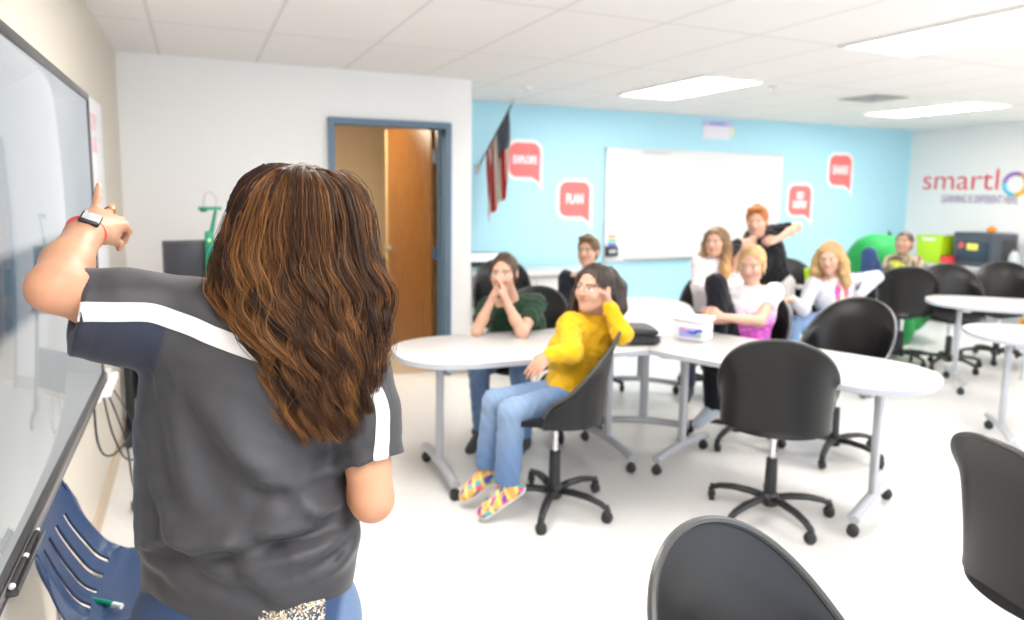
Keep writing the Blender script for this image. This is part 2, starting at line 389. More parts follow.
def flag():
    t = empty('wall_flag', (2.6, YB - .01, 1.74)); tag(t, 'American flag hanging from a slanted pole on the blue wall', 'flag')
    b0 = Vector((0, 0, 0)); tip = Vector((.23, -.34, .62))
    MB().box((0, -.01, 0), (.05, .02, .09), .004).tube([(0, -.02, -.02), (.02, -.05, .05)], .014, 10).build('pole_bracket', M_STEEL, t)
    MB().tube([b0 + Vector((0, -.02, 0)), tip], .008, 8).build('pole', mat('dark_bronze_pole', (.10, .085, .07), .4, metal=.4), t)
    MB().lathe([(.001, 0), (.014, .01), (.010, .05), (.001, .09)], 12, Matrix.Translation(tip) @ tip.to_track_quat('Z', 'Y').to_matrix().to_4x4()).build('finial', M_STEEL, t)
    m, nt, bs = nodes_of('flag_cloth')
    uv = nt.nodes.new('ShaderNodeUVMap'); uv.uv_map = 'UVMap'; sx = nt.nodes.new('ShaderNodeSeparateXYZ'); nt.links.new(uv.outputs[0], sx.inputs[0])
    def math_(op, a, bb=None):
        n = nt.nodes.new('ShaderNodeMath'); n.operation = op
        for i, q in enumerate((a, bb)):
            if q is None: continue
            if isinstance(q, (int, float)): n.inputs[i].default_value = q
            else: nt.links.new(q, n.inputs[i])
        return n.outputs[0]
    U, V = sx.outputs['X'], sx.outputs['Y']
    stripe = math_('LESS_THAN', math_('MODULO', math_('MULTIPLY', V, 6.5), 1.), .5)
    canton = math_('MULTIPLY', math_('LESS_THAN', U, .4), math_('GREATER_THAN', V, .462))
    cx_ = nt.nodes.new('ShaderNodeCombineXYZ'); nt.links.new(math_('MULTIPLY', U, 27.), cx_.inputs[0]); nt.links.new(math_('MULTIPLY', V, 18.), cx_.inputs[1])
    vo = nt.nodes.new('ShaderNodeTexVoronoi'); vo.inputs['Randomness'].default_value = 0.; vo.inputs['Scale'].default_value = 1.; nt.links.new(cx_.outputs[0], vo.inputs['Vector'])
    star = math_('LESS_THAN', vo.outputs['Distance'], .24)
    def mix(f, a, bb):
        n = nt.nodes.new('ShaderNodeMix'); n.data_type = 'RGBA'; nt.links.new(f, n.inputs[0])
        for i, q in ((6, a), (7, bb)):
            if isinstance(q, tuple): n.inputs[i].default_value = q
            else: nt.links.new(q, n.inputs[i])
        return n.outputs[2]
    c = mix(canton, mix(stripe, (.85, .78, .68, 1), (.66, .035, .03, 1)), mix(star, (.018, .028, .09, 1), (.7, .7, .68, 1)))
    nt.links.new(c, bs.inputs['Base Color']); bs.inputs['Roughness'].default_value = .8
    # cloth: hoist runs along the pole, the fly end hangs straight down in folds
    nu, nv = 40, 44; b = bmesh.new(); uvl = b.loops.layers.uv.new('UVMap'); g = []
    for i in range(nu + 1):
        row = []
        for j in range(nv + 1):
            u, vv = i / nu, j / nv                       # u along the fly, vv 1 at the hoist top
            p = b0.lerp(tip, .30 + .62 * vv)
            drop = .80 * u + .10 * u * (1 - vv)
            gather = 1 - .10 * u
            cxx = b0.lerp(tip, .86); q = Vector(p); q.x = cxx.x + (p.x - cxx.x) * gather - .02 * u; q.y = cxx.y + (p.y - cxx.y) * gather
            q.z = p.z * (1 - .55 * u) + .55 * u * cxx.z - drop
            q.x += .022 * sin(vv * 15 + u * 2) * min(1, u * 3); q.y += .045 * cos(vv * 15 + u * 2) * min(1, u * 3)
            row.append(b.verts.new(q))
        g.append(row)
    for i in range(nu):
        for j in range(nv):
            f = b.faces.new((g[i][j], g[i + 1][j], g[i + 1][j + 1], g[i][j + 1])); f.smooth = True
            for lp, (a, c2) in zip(f.loops, ((i, j), (i + 1, j), (i + 1, j + 1), (i, j + 1))): lp[uvl].uv = (a / nu, c2 / nv)
    bmesh.ops.solidify(b, geom=list(b.faces), thickness=.002)
    me = bpy.data.meshes.new('cloth'); b.to_mesh(me); b.free(); link('cloth', me, m, t)
flag()

# ================================================================== right wall lettering
wl = empty('wall_lettering', (XR - .002, 5.4, 1.70)); tag(wl, 'red smartlab lettering with a rainbow ring on the white side wall', 'wall lettering')
A = T(rz=-pi / 2) @ T(rx=pi / 2)                       # text plane facing -X, reading along -Y
M_RED = mat('red_vinyl', (.72, .06, .09), .5)
text_mesh('smartl', .37, 'lettering', M_RED, wl, T(-.002, 1.17, .03) @ A, .002, 1.10, 'LEFT', -.002)
pts = [(.0, .13 * cos(a) , .135 * sin(a)) for a in np.linspace(0, 2 * pi, 49)]
for k, (c, a0, a1) in enumerate([((.33, .16, .50), 60, 170), ((.12, .55, .72), 170, 275), ((.95, .52, .05), 275, 360), ((.75, .30, .12), 0, 60)]):
    MB().tube([(-.004, -.06 - .125 * cos(radians(a)) - .0, .0 + .125 * sin(radians(a))) for a in np.linspace(180 - a0, 180 - a1, 14)][::-1] if False else
              [(-.004, -.03 - .125 * cos(radians(a)), -.015 + .125 * sin(radians(a))) for a in np.linspace(a0, a1, 14)], .024, 8, sx=1.).build('ring_segment', mat('ring_colour_%d' % k, c, .5), wl)
MB().tube([(-.004, -.155, .11), (-.004, -.155, -.14)], .022, 8).build('ring_tail', mat('ring_colour_2', (.95, .52, .05), .5), wl)
text_mesh('b', .37, 'lettering', M_RED, wl, T(-.002, -.22, .03) @ A, .002, 1.1, 'LEFT', .004)
text_mesh('LEARNING IS DIFFERENT HERE', .135, 'tagline', mat('mauve_vinyl', (.36, .27, .42), .5), wl, T(-.002, .40, -.205) @ A, .001, .52, 'CENTER', .003)
# ================================================================== tables
PIN = (2.39, 3.41); TL = 1.50; TW = .345; TZ = .704
def table_outline(g=0.):
    w = TW + g; p = []
    p.append((-.0 - g, 0))
    p.append((.20 - g * .5, -w))
    cx = TL - .44
    p += [(cx + (.44 + g) * (max(0., cos(a)) ** .72), (1 if sin(a) >= 0 else -1) * w * abs(sin(a)) ** .80) for a in np.linspace(-pi / 2, pi / 2, 33)]
    p.append((.20 - g * .5, w))
    return p
def make_caster(mb, x, y, z0, M=None):
    mb.tube([(x, y - .012, z0 + .026), (x, y + .012, z0 + .026)], [.026, .026], 16, M=M)
    mb.sphere((x, y, z0 + .034), (.027, .02, .026), 12, M)
    mb.tube([(x, y, z0 + .05), (x, y, z0 + .085)], .009, 8, M=M)
def make_table(name, label, cat, group, loc, rz):
    t = empty(name, loc, rz); tag(t, label, cat, group)
    MB().prism(table_outline(-.004), TZ - .026, TZ, .003).build('tabletop', M_LAM, t, True, 30)
    # edge band: a ring round the top
    o, i = table_outline(0.), table_outline(-.005); n = len(o); z0, z1 = TZ - .028, TZ - .002
    vs = [(x, y, z0) for x, y in o] + [(x, y, z1) for x, y in o] + [(x, y, z1) for x, y in i] + [(x, y, z0) for x, y in i]
    fs = []
    for q in range(n):
        r = (q + 1) % n
        for lv in range(4): fs.append([lv * n + q, lv * n + r, ((lv + 1) % 4) * n + r, ((lv + 1) % 4) * n + q])
    MB().add(vs, fs).build('edge_band', M_EDGE, t)
    b = MB()
    for u in (.25, 1.26):
        b.box((u, 0, TZ - .046), (.06, .48, .034), .004)
    b.box((.755, -.14, TZ - .045), (.95, .03, .03), .003).box((.755, .14, TZ - .045), (.95, .03, .03), .003)
    b.build('under_frame', M_SILVER, t)
    for u in (.25, 1.26):
        lg = MB().box((u, 0, .375), (.034, .052, .58), .010).box((u, 0, .67), (.07, .09, .01), .002).build('leg', M_SILVER, t)
        f = MB().tube([(u, -.285, .086), (u, -.15, .10), (u, 0, .108), (u, .15, .10), (u, .285, .086)], .021, 12, sx=1.25, up=(0, 0, 1)).build('foot', M_SILVER, lg)
        for s in (-1, 1):
            c = MB(); make_caster(c, u, s * .27, 0); c.build('caster', M_BLACK, lg)
    b = MB(); b.box((.32, -.20, TZ - .05), (.10, .03, .03), .006).tube([(.36, -.2, TZ - .06), (.44, -.22, TZ - .065)], .007, 8); b.build('flip_lever', M_BLACK, t)
    return t
tb = make_table('classroom_table', 'grey-white table where the person in the dark green T-shirt leans on elbows', 'table', 'rounded end rolling tables', (*PIN, 0), radians(178))
def table_copy(label, x, y, rz):
    t = copy_tree(tb); t.location = (x, y, 0); t.rotation_euler = (0, 0, rz); t['label'] = label; return t
table_copy('white table carrying the wipes tub, with an empty black chair pushed up to it', *PIN, radians(-66))
table_copy('white table running back towards the blue wall behind the black cushion bag', *PIN, radians(57))
table_copy('white round-ended table at the right edge, in front of the longer far table', 5.46, 1.80, radians(135))
table_copy('far white table at the right with a black chair drawn up behind it', 6.46, 2.79, radians(135))
table_copy('white table behind the tall grey chair back in the bottom right corner', 2.6, -.02, radians(84))

# ================================================================== task chairs
SZ = .485
def shell_pt(th, s, off=0.):
    """th 0 at the back centre, s 0 at the bottom rim, 1 at the top edge"""
    zt = .500 + .410 * max(0., cos(th * .93)) ** .60
    z = .470 + (zt - .470) * s
    t = max(0., (z - .485) / .43)
    a, bx = .238, .232
    k = 1. + .07 * (max(0., s - .72) / .28) ** 2 - .01 * sin(pi * min(1, max(0, s)))
    x = -bx * (math.copysign(abs(cos(th)) ** .62, cos(th))) * k - .065 * t ** 1.3 + .02
    y = a * sin(th) * k * (1 + .04 * t)
    return Vector((x, y, z))
def shell_fn(u, v):
    return shell_pt((u - .5) * 2 * radians(96), v)
def make_chair(label, loc, rz):
    t = empty('task_chair', loc, rz); tag(t, label, 'chair', 'black shell task chairs on castors')
    bb = sheet(shell_fn, 48, 22, .010)
    MB().bm(bb).build('backrest', M_SHELL, t, True, 60)
    lip = sheet(lambda u, v: shell_pt((u - .5) * 2 * radians(46), -.03 + .13 * v) * 1. + Vector((-.016 * (1 - v) ** 1.5 * cos((u - .5) * 2.6) - .004, .0, .0)), 24, 6, .006); MB().bm(lip).build('back_lip', M_SHELL, t, True, 60)
    rim = MB(); rim.tube([shell_pt(a, 1.0) for a in np.linspace(-radians(96), radians(96), 49)], .0085, 8); rim.build('backrest_rim', mat('paler_grey_rim', (.055, .054, .054), .35), t)  # rim tube in a paler grey than the shell
    # seat pan: dished, waterfall front
    b = bmesh.new(); nr, na = 10, 40; rings = []
    for i in range(nr + 1):
        r = i / nr; row = []
        for j in range(na):
            a = 2 * pi * j / na; ex = .235 if cos(a) > 0 else .215
            x = ex * r * (abs(cos(a)) ** .85) * (1 if cos(a) > 0 else -1) + .015; y = .222 * r * (abs(sin(a)) ** .85) * (1 if sin(a) > 0 else -1)
            z = SZ + .018 * r ** 3 - (.035 * max(0, x / .25) ** 3)
            row.append(b.verts.new((x, y, z)))
        rings.append(row)
    for i in range(nr):
        for j in range(na):
            try: b.faces.new((rings[i][j], rings[i][(j + 1) % na], rings[i + 1][(j + 1) % na], rings[i + 1][j]))
            except ValueError: pass
    bmesh.ops.remove_doubles(b, verts=b.verts, dist=1e-5); bmesh.ops.recalc_face_normals(b, faces=b.faces); bmesh.ops.solidify(b, geom=list(b.faces), thickness=.026)
    MB().bm(b).build('seat', M_SHELL, t, True, 60)
    MB().box((-.01, 0, .440), (.20, .16, .045), .012).box((0, 0, .415), (.09, .09, .03), .01).build('seat_bracket', M_BLACK, t)
    MB().tube([(.02, -.05, .430), (.03, -.17, .428), (.03, -.21, .420)], [.006, .006, .004], 8).box((.03, -.215, .419), (.03, .05, .012), .004).build('height_lever', M_BLACK, t)
    MB().tube([(0, 0, .27), (0, 0, .425)], .0145, 16).build('gas_lift', M_CHROME, t)
    MB().lathe([(.001, .09), (.029, .09), (.028, .20), (.026, .285), (.019, .29), (.001, .29)], 20).build('column_sleeve', M_BLACK, t)
    MB().lathe([(.001, .055), (.035, .055), (.045, .075), (.045, .105), (.033, .118), (.001, .118)], 20).build('base_hub', M_BLACK, t)
    for k in range(5):
        lg = bpy.data.objects.new('leg', LEG_MESH); COL.objects.link(lg); lg.parent = t; lg.rotation_euler = (0, 0, 2 * pi * k / 5)
        cs = bpy.data.objects.new('caster', CAST_MESH); COL.objects.link(cs); cs.parent = lg; cs.location = (.285, 0, 0); cs.rotation_euler = (0, 0, .7 + k * 1.3)
    return t
lm = MB(); lm.tube([(.03, 0, .092), (.10, 0, .100), (.18, 0, .098), (.25, 0, .084), (.285, 0, .066), (.293, 0, .055)], [.017, .017, .016, .014, .013, .012], 10, sx=1.3, up=(0, 0, 1))
LEG_MESH = lm.mesh('leg'); LEG_MESH.materials.append(M_BLACK); LEG_MESH.polygons.foreach_set('use_smooth', [True] * len(LEG_MESH.polygons))
cm = MB(); make_caster(cm, 0, 0, 0); CAST_MESH = cm.mesh('caster'); CAST_MESH.materials.append(M_BLACK); CAST_MESH.polygons.foreach_set('use_smooth', [True] * len(CAST_MESH.polygons))
chair0 = make_chair('empty black chair seen from behind, pushed up to the table with the tub', (2.455, 2.455, 0), radians(47))
def base_rot(t, a):
    for c in kids(t):
        if c.name.startswith('leg'): c.rotation_euler.z += a
base_rot(chair0, radians(0))
def chair(label, x, y, face, base=0., z=0.):
    c = copy_tree(chair0); c.location = (x, y, z); c.rotation_euler = (0, 0, radians(face)); c['label'] = label; base_rot(c, radians(base)); return c
CH = {}
CH['yellow'] = chair('black chair the person in the yellow hoodie sits in', 1.54, 2.925, 157, 2)
CH['green'] = chair('black chair the person in the dark green T-shirt sits in', 1.83, 3.92, 222, 10)
CH['navy'] = chair('dark chair half hidden at the edge of the white wall, behind the green T-shirt', 2.42, 5.64, 250, 30)
CH['black'] = chair('black chair the person in the black long-sleeved top sits in', 2.73, 4.71, 228, 20)
CH['bottom'] = chair('black chair cut by the bottom edge, showing its hollow blue-lit front', .913, .743, 288, 25)
CH['right'] = chair('tall dark chair back cut by the bottom right corner', 2.127, 1.033, -12, 50)
CH['far'] = chair('empty black chair across the tub table, in front of the grey cardigan', 3.41, 2.94, 196, 15)
CH['tallblack'] = chair('black chair with its back to us, half hiding the camouflage top', 5.93, 4.45, 44, 0)
CH['facing'] = chair('black chair drawn up behind the far right table, facing us', 6.14, 4.13, 228, 35)
CH['edge'] = chair('dark chair by the right edge, below the grey machine on the counter', 6.85, 4.15, 210, 0)
CH['pink'] = chair('black chair the person in the white and magenta T-shirt sits in', 3.05, 3.36, 207, 0)
CH['white'] = chair('black chair the person in the white hoodie sits in', 3.60, 4.30, 225, 20)
CH['card'] = chair('black chair the person in the grey cardigan sits in', 4.03, 3.60, 203, 0)

# ================================================================== blue school chair by the touch screen
t = empty('school_chair', (-.265, 2.14, 0), radians(-4)); tag(t, 'navy blue slotted plastic school chair under the touch screen', 'chair')
prof = [(-.150, .70), (-.142, .645), (-.118, .575), (-.082, .50), (-.045, .445), (.01, .418), (.09, .41), (.18, .41), (.25, .412), (.285, .398), (.295, .375)]
def prof_at(v):
    x = v * (len(prof) - 1); i = min(int(x), len(prof) - 2); f = x - i
    def cr(q):
        p0, p1, p2, p3 = [prof[min(max(i + d, 0), len(prof) - 1)][q] for d in (-1, 0, 1, 2)]
        return .5 * ((2 * p1) + (-p0 + p2) * f + (2 * p0 - 5 * p1 + 4 * p2 - p3) * f * f + (-p0 + 3 * p1 - 3 * p2 + p3) * f ** 3)
    return cr(0), cr(1)
def school_fn(u, v):
    x, z = prof_at(v); s = (u - .5) * 2
    wd = .20 + .03 * math.tanh(max(0, v - .2) * 8)
    if v < .12: wd *= sqrt(max(.0, 1 - ((.12 - v) / .13) ** 2)) * .35 + .65
    if v > .85: wd *= 1 - .25 * ((v - .85) / .15) ** 2
    y = s * wd
    lift = .035 * abs(s) ** 3
    if v < .45: x += lift * (1 - v * .6)
    z += lift * (0.2 + .6 * min(1, v * 1.6)) - .012 * (1 - s * s) * (v > .5) + (-.05 * max(0, abs(s) - .86) / .14)
    return Vector((x, y, z))
def slot(u, v):
    for c in (.24, .42, .60, .78):
        if abs(u - c) < .026 and .17 < v < .45: return True
    return False
MB().bm(sheet(school_fn, 70, 60, .007, slot)).build('seat_shell', M_NAVYP, t, True, 60)
b = MB()
for s in (-1, 1):
    for (x0, x1) in ((.16, .23), (-.02, -.17)):
        MB().tube([(x0, s * .12, .392), ((x0 + x1) / 2 + .0, s * .17, .385), (x1 * .95, s * .185, .34), (x1, s * .195, .012)], .0095, 10).lathe([(.001, 0), (.014, 0), (.014, .02), (.001, .024)], 12, T(x1, s * .195, 0)).build('leg', M_CHROME, t)
MB().tube([(.16, -.12, .392), (.16, .12, .392)], .009, 8).tube([(-.02, -.12, .395), (-.02, .12, .395)], .009, 8).build('seat_support', M_CHROME, t)
t = empty('dry_erase_marker', (-.262, 2.045, .423), radians(-40)); tag(t, 'green dry-erase marker with a white end lying on the navy chair seat', 'marker')
MB().tube([(-.055, 0, .0075), (.03, 0, .0075)], .0075, 12).build('marker_body', M_GREEN, t); MB().tube([(.03, 0, .0075), (.058, 0, .0075)], [.0078, .0072], 12).build('marker_end', M_WPL, t)

# ================================================================== touch screen
SX = -.36; SY0, SY1, SZ0, SZ1 = 1.22, 3.175, .752, 1.872
t = empty('touch_screen', (XL, (SY0 + SY1) / 2, (SZ0 + SZ1) / 2)); tag(t, 'large wall-mounted touch screen the person in the polo is pointing at', 'touch screen')
hw, hh = (SY1 - SY0) / 2, (SZ1 - SZ0) / 2; dx = SX - XL
MB().box((dx / 2 - .005, 0, 0), (dx - .012, 2 * hw - .02, 2 * hh - .02), .01).build('display_housing', M_DARKG, t)
b = MB()
M_BEZ = mat('graphite_bezel', (.045, .043, .045), .3)
b.box((dx - .012, 0, hh - .014), (.032, 2 * hw, .028), .006).box((dx - .008, 0, -hh + .022), (.04, 2 * hw, .044), .008)
for s in (-1, 1): b.box((dx - .012, s * (hw - .012), .008), (.032, .024, 2 * hh - .05), .006)
b.build('bezel', M_BEZ, t)
MB().box((dx + .012, 0, -hh + .030), (.004, 2 * hw - .05, .014), .001).build('bezel_trim', mat('bezel_grey_trim', (.16, .15, .15), .3), t)
m, nt, bs = nodes_of('lit_screen_glass')
bs.inputs['Base Color'].default_value = (.03, .032, .035, 1); bs.inputs['Roughness'].default_value = .06; bs.inputs['Specular IOR Level'].default_value = .32
tc = nt.nodes.new('ShaderNodeTexCoord'); sx_ = nt.nodes.new('ShaderNodeSeparateXYZ'); nt.links.new(tc.outputs['Object'], sx_.inputs[0])
mr = nt.nodes.new('ShaderNodeMapRange'); mr.inputs[1].default_value = -hh; mr.inputs[2].default_value = hh; nt.links.new(sx_.outputs['Z'], mr.inputs[0])
ramp = nt.nodes.new('ShaderNodeValToRGB'); ramp.color_ramp.interpolation = 'LINEAR'
els = [(0.0, (.46, .48, .47)), (.40, (.44, .46, .46)), (.43, (.06, .10, .14)), (.55, (.07, .12, .17)), (.575, (.50, .54, .58)), (.80, (.52, .56, .59)), (.99, (.58, .61, .64))]
cr_ = ramp.color_ramp
while len(cr_.elements) < len(els): cr_.elements.new(.5)
for e, (p, c) in zip(cr_.elements, els): e.position = p; e.color = (*c, 1)
nt.links.new(mr.outputs[0], ramp.inputs[0]); nt.links.new(ramp.outputs[0], bs.inputs['Emission Color']); bs.inputs['Emission Strength'].default_value = .45
SCREEN_BS = bs
MB().box((dx - .010, 0, .008), (.012, 2 * hw - .046, 2 * hh - .068), .001).build('screen_glass', m, t)
b = MB(); b.box((dx + .022, -.58, -hh + .026), (.024, .26, .010), .004).box((dx + .033, -.58, -hh + .031), (.003, .26, .012), .001); b.build('pen_tray', M_BEZ, t)
for k, y in enumerate((-.635, -.515)):
    p = empty('stylus_pen', (XL + dx + .022, (SY0 + SY1) / 2 + y, SZ0 + .0375)); tag(p, ['white tipped stylus resting in the screen tray, upper of the two', 'white tipped stylus resting in the screen tray, lower of the two'][k], 'stylus', 'stylus pens')
    MB().tube([(0, -.06, 0), (0, .045, 0)], .006, 10).build('pen_barrel', M_BLACK, p); MB().tube([(0, .045, 0), (0, .062, 0)], [.006, .003], 10).build('pen_tip', M_WPL, p); MB().sphere((0, -.062, 0), .0065, 10).build('pen_cap', M_WPL, p)

# poster, power strip, cables on the left wall
t = empty('wall_poster', (XL + .002, 4.12, 1.52)); tag(t, 'tall white poster with faint pink lettering beyond the touch screen', 'poster')
MB().box((.003, 0, 0), (.006, .62, .86), .001).build('poster_sheet', mat('poster_white', (.85, .85, .88), .35), t)
A = T(rz=pi / 2) @ T(rx=pi / 2)
for k, (s, w_) in enumerate([('STEP', .11), ('LAB', .11)]):
    text_mesh(s, w_, 'poster_lettering', mat('pink_ink', (.86, .55, .60), .5), t, T(.0075, -.06 + .0 * k, .31 - .11 * k) @ A, .001, 1., 'CENTER')
t = empty('power_strip', (XL + .03, 3.62, .63)); tag(t, 'white power strip with plugs at the low corner of the touch screen', 'power strip')
MB().box((0, 0, 0), (.045, .46, .05), .01).build('strip_body', M_WPL, t)
for k in range(4): MB().box((.038, -.15 + .1 * k, 0), (.035, .045, .035), .008).build('plug', M_WPL, t)
def cable(label, pts, r=.0045, m=None):
    v = [Vector(p) for p in pts]; out = []
    for i in range(len(v) - 1):
        p0, p1, p2, p3 = v[max(i - 1, 0)], v[i], v[i + 1], v[min(i + 2, len(v) - 1)]
        for q in range(8):
            f = q / 8; out.append(.5 * ((2 * p1) + (-p0 + p2) * f + (2 * p0 - 5 * p1 + 4 * p2 - p3) * f * f + (-p0 + 3 * p1 - 3 * p2 + p3) * f ** 3))
    out.append(v[-1]); o = MB().tube(out, r, 8).build('power_cable', m or M_BLACK); tag(o, label, 'cable', 'cables under the touch screen'); return o
xw = XL + .05
cable('black cable looping lowest below the white power strip', [(xw, 3.5, .6), (xw + .03, 3.5, .42), (xw + .08, 3.62, .26), (xw + .2, 3.9, .25), (xw + .3, 4.2, .36)])
cable('black cable sagging from the screen corner to the power strip', [(xw, 3.2, .72), (xw + .01, 3.15, .52), (xw + .03, 3.3, .40), (xw + .07, 3.55, .37), (xw + .15, 3.9, .42), (xw + .3, 4.25, .5)])
cable('black cable dropping to the power brick on the floor', [(xw, 3.62, .6), (xw + .06, 3.66, .35), (xw + .08, 3.68, .12), (xw + .11, 3.66, .03), (xw + .13, 3.64, .02)])
cable('thin black cable crossing behind the power strip loops', [(xw, 3.75, .6), (xw + .08, 3.75, .42), (xw + .1, 3.9, .28), (xw + .25, 4.1, .22), (xw + .35, 4.2, .3)], .0035)
t = empty('power_brick', (-.27, 3.60, 0), radians(20)); tag(t, 'black power brick lying on the floor below the cables', 'power adapter')
MB().box((0, 0, .022), (.085, .17, .044), .010).build('brick_body', M_BLACK, t); MB().tube([(0, -.08, .02), (0, -.2, .008), (.03, -.45, .006)], .004, 8).build('brick_lead', M_BLACK, t)

# ================================================================== monitor cart by the white wall
t = empty('computer_cart', (-.06, 4.78, 0)); tag(t, 'black computer cart on castors against the white wall', 'cart')
MB().box((0, 0, .80), (.78, .50, .03), .005).build('cart_top', M_DARKG, t)
for sx in (-1, 1):
    lg = MB().box((sx * .35, .0, .42), (.05, .09, .74), .008).box((sx * .35, 0, .075), (.05, .48, .04), .01).build('leg', M_BLACK, t)
    for sy in (-1, 1):
        c = MB(); make_caster(c, sx * .35, sy * .21, 0); c.build('caster', M_BLACK, lg)
MB().box((0, .1, .35), (.66, .02, .28), .004).build('modesty_panel', M_BLACK, t)
t = empty('computer_monitor', (.055, 4.72, .815), radians(4)); tag(t, 'black monitor with a blue and white sticker standing on the cart', 'monitor')
MB().box((0, 0, .235), (.50, .035, .31), .008).build('monitor_housing', M_DARKG, t)
MB().box((0, -.019, .235), (.48, .004, .285), .001).build('monitor_screen', mat('dark_monitor_glass', (.045, .045, .055), .25), t)
MB().box((0, .03, .1), (.06, .02, .2), .006).box((0, .03, .006), (.22, .16, .012), .005).build('monitor_stand', M_BLACK, t)
MB().box((-.215, -.0225, .13), (.028, .003, .07), .001).build('blue_sticker', mat('sticker_blue', (.02, .16, .62), .4), t)
MB().box((-.187, -.0225, .13), (.022, .003, .07), .001).build('white_sticker', M_PAPER, t)
t = empty('document_camera', (.085, 4.56, .815)); t.scale = (1, 1, .87); tag(t, 'green document camera on a bent arm rising in front of the monitor', 'document camera')
MB().box((0, 0, .015), (.16, .20, .03), .01).build('camera_base', M_GREEN, t)
MB().box((-.02, 0, .27), (.048, .035, .50), .010).build('arm', M_GREEN, t)
MB().lathe([(.001, 0), (.012, 0), (.012, .006), (.001, .007)], 14, T(-.02, -.0175, .46, rx=pi / 2)).build('arm_button', mat('pale_green_light', (.55, .85, .45), .4), t)
MB().tube([(-.01, 0, .50), (.005, -.005, .58), (.02, -.01, .66)], [.013, .011, .010], 10).build('upper_arm', M_GREEN, t)
MB().box((-.01, -.02, .675), (.13, .05, .022), .008).build('camera_head', M_GREEN, t); MB().lathe([(.001, 0), (.02, 0), (.018, .012), (.001, .013)], 16, T(-.045, -.02, .664, rx=pi)).build('lens', M_BLACK, t)
MB().tube([(.02, -.01, .685), (.03, 0, .74), (.0, 0, .785), (-.035, 0, .77), (-.045, 0, .69)], .004, 8).build('cable_loop', M_STEEL, t)

# ================================================================== things beyond the door
t = empty('hall_cart', (2.02, 7.75, 0)); tag(t, 'tan cart with a black bin and an upright handle seen through the doorway', 'cart')
MB().box((0, 0, .45), (.62, .46, .03), .01).build('cart_shelf', mat('cart_tan', (.45, .30, .12), .5), t)
MB().box((0, 0, .60), (.52, .4, .30), .02).build('black_bin', M_BLACK, t)
MB().box((0, 0, .10), (.60, .42, .10), .02).build('lower_tray', M_BLACK, t)
for sx in (-1, 1):
    for sy in (-1, 1): MB().box((sx * .27, sy * .19, .25), (.03, .03, .44), .006).build('leg', M_STEEL, t)
MB().tube([(.19, .2, .45), (.19, .2, 1.24)], .026, 12).sphere((.19, .2, 1.25), .034, 12).build('handle_post', mat('cart_mustard', (.52, .30, .03), .45), t)

# ================================================================== on the tables
t = empty('wipes_tub', (2.555, 3.20, TZ), radians(-58)); tag(t, 'white plastic tub with a blue and green label on the pinwheel table', 'tub')
MB().box((0, 0, .055), (.185, .14, .11), .022, seg=4).build('tub_body', M_WPL, t)
MB().box((0, 0, .122), (.20, .155, .028), .010, seg=3).build('tub_lid', M_WPL, t)
MB().box((.004, -.0712, .050), (.13, .003, .05), .001).build('label', mat('label_pale_violet', (.36, .36, .74), .4), t)
MB().prism([(-.06, .02), (-.02, .018), (.005, .004), (.03, .006), (.05, .022), (.075, .022), (.075, .032), (.045, .034), (.022, .018), (.0, .016), (-.03, .034), (-.06, .034)], 0, .002, 0, T(.004, -.0732, .040) @ T(rx=pi / 2)).build('label_swoosh', mat('label_blue', (.015, .045, .45), .4), t)
MB().box((.055, -.074, .040), (.022, .003, .022), .001).build('label_green', mat('label_leaf_green', (.25, .55, .15), .4), t)
MB().box((-.03, -.0755, .066), (.05, .002, .010), .001).build('label_strip', mat('label_pink', (.80, .35, .55), .4), t)
t = empty('black_bag', (2.195, 3.28, TZ), radians(-20)); tag(t, 'flat black padded case lying on the table beside the yellow hoodie', 'case')
def pillow(w, d, h, z, dx=0, dy=0):
    b = bmesh.new(); bmesh.ops.create_cube(b, size=1); bmesh.ops.subdivide_edges(b, edges=list(b.edges), cuts=8, use_grid_fill=True)
    for v in b.verts:
        x, y = v.co.x * 2, v.co.y * 2
        q = (1 - abs(x) ** 5) * (1 - abs(y) ** 5)
        r = 1 - .06 * (abs(x * y)) ** 3
        v.co = Vector((x * w / 2 * r + dx, y * d / 2 * r + dy, z + h * (.5 + v.co.z * (.35 + .65 * max(q, 0) ** .5))))
    return b
MB().bm(pillow(.27, .26, .055, 0)).build('lower_half', mat('black_nylon', (.022, .021, .024), .55, bump=.2, bscale=500), t, True, 70)
MB().bm(pillow(.255, .24, .045, .045, 0, .005)).build('upper_half', MATS['black_nylon'], t, True, 70)
MB().tube([(-.125, -.124, .05), (0, -.130, .051), (.125, -.124, .05)], .005, 6).build('zip', M_BLACK, t)
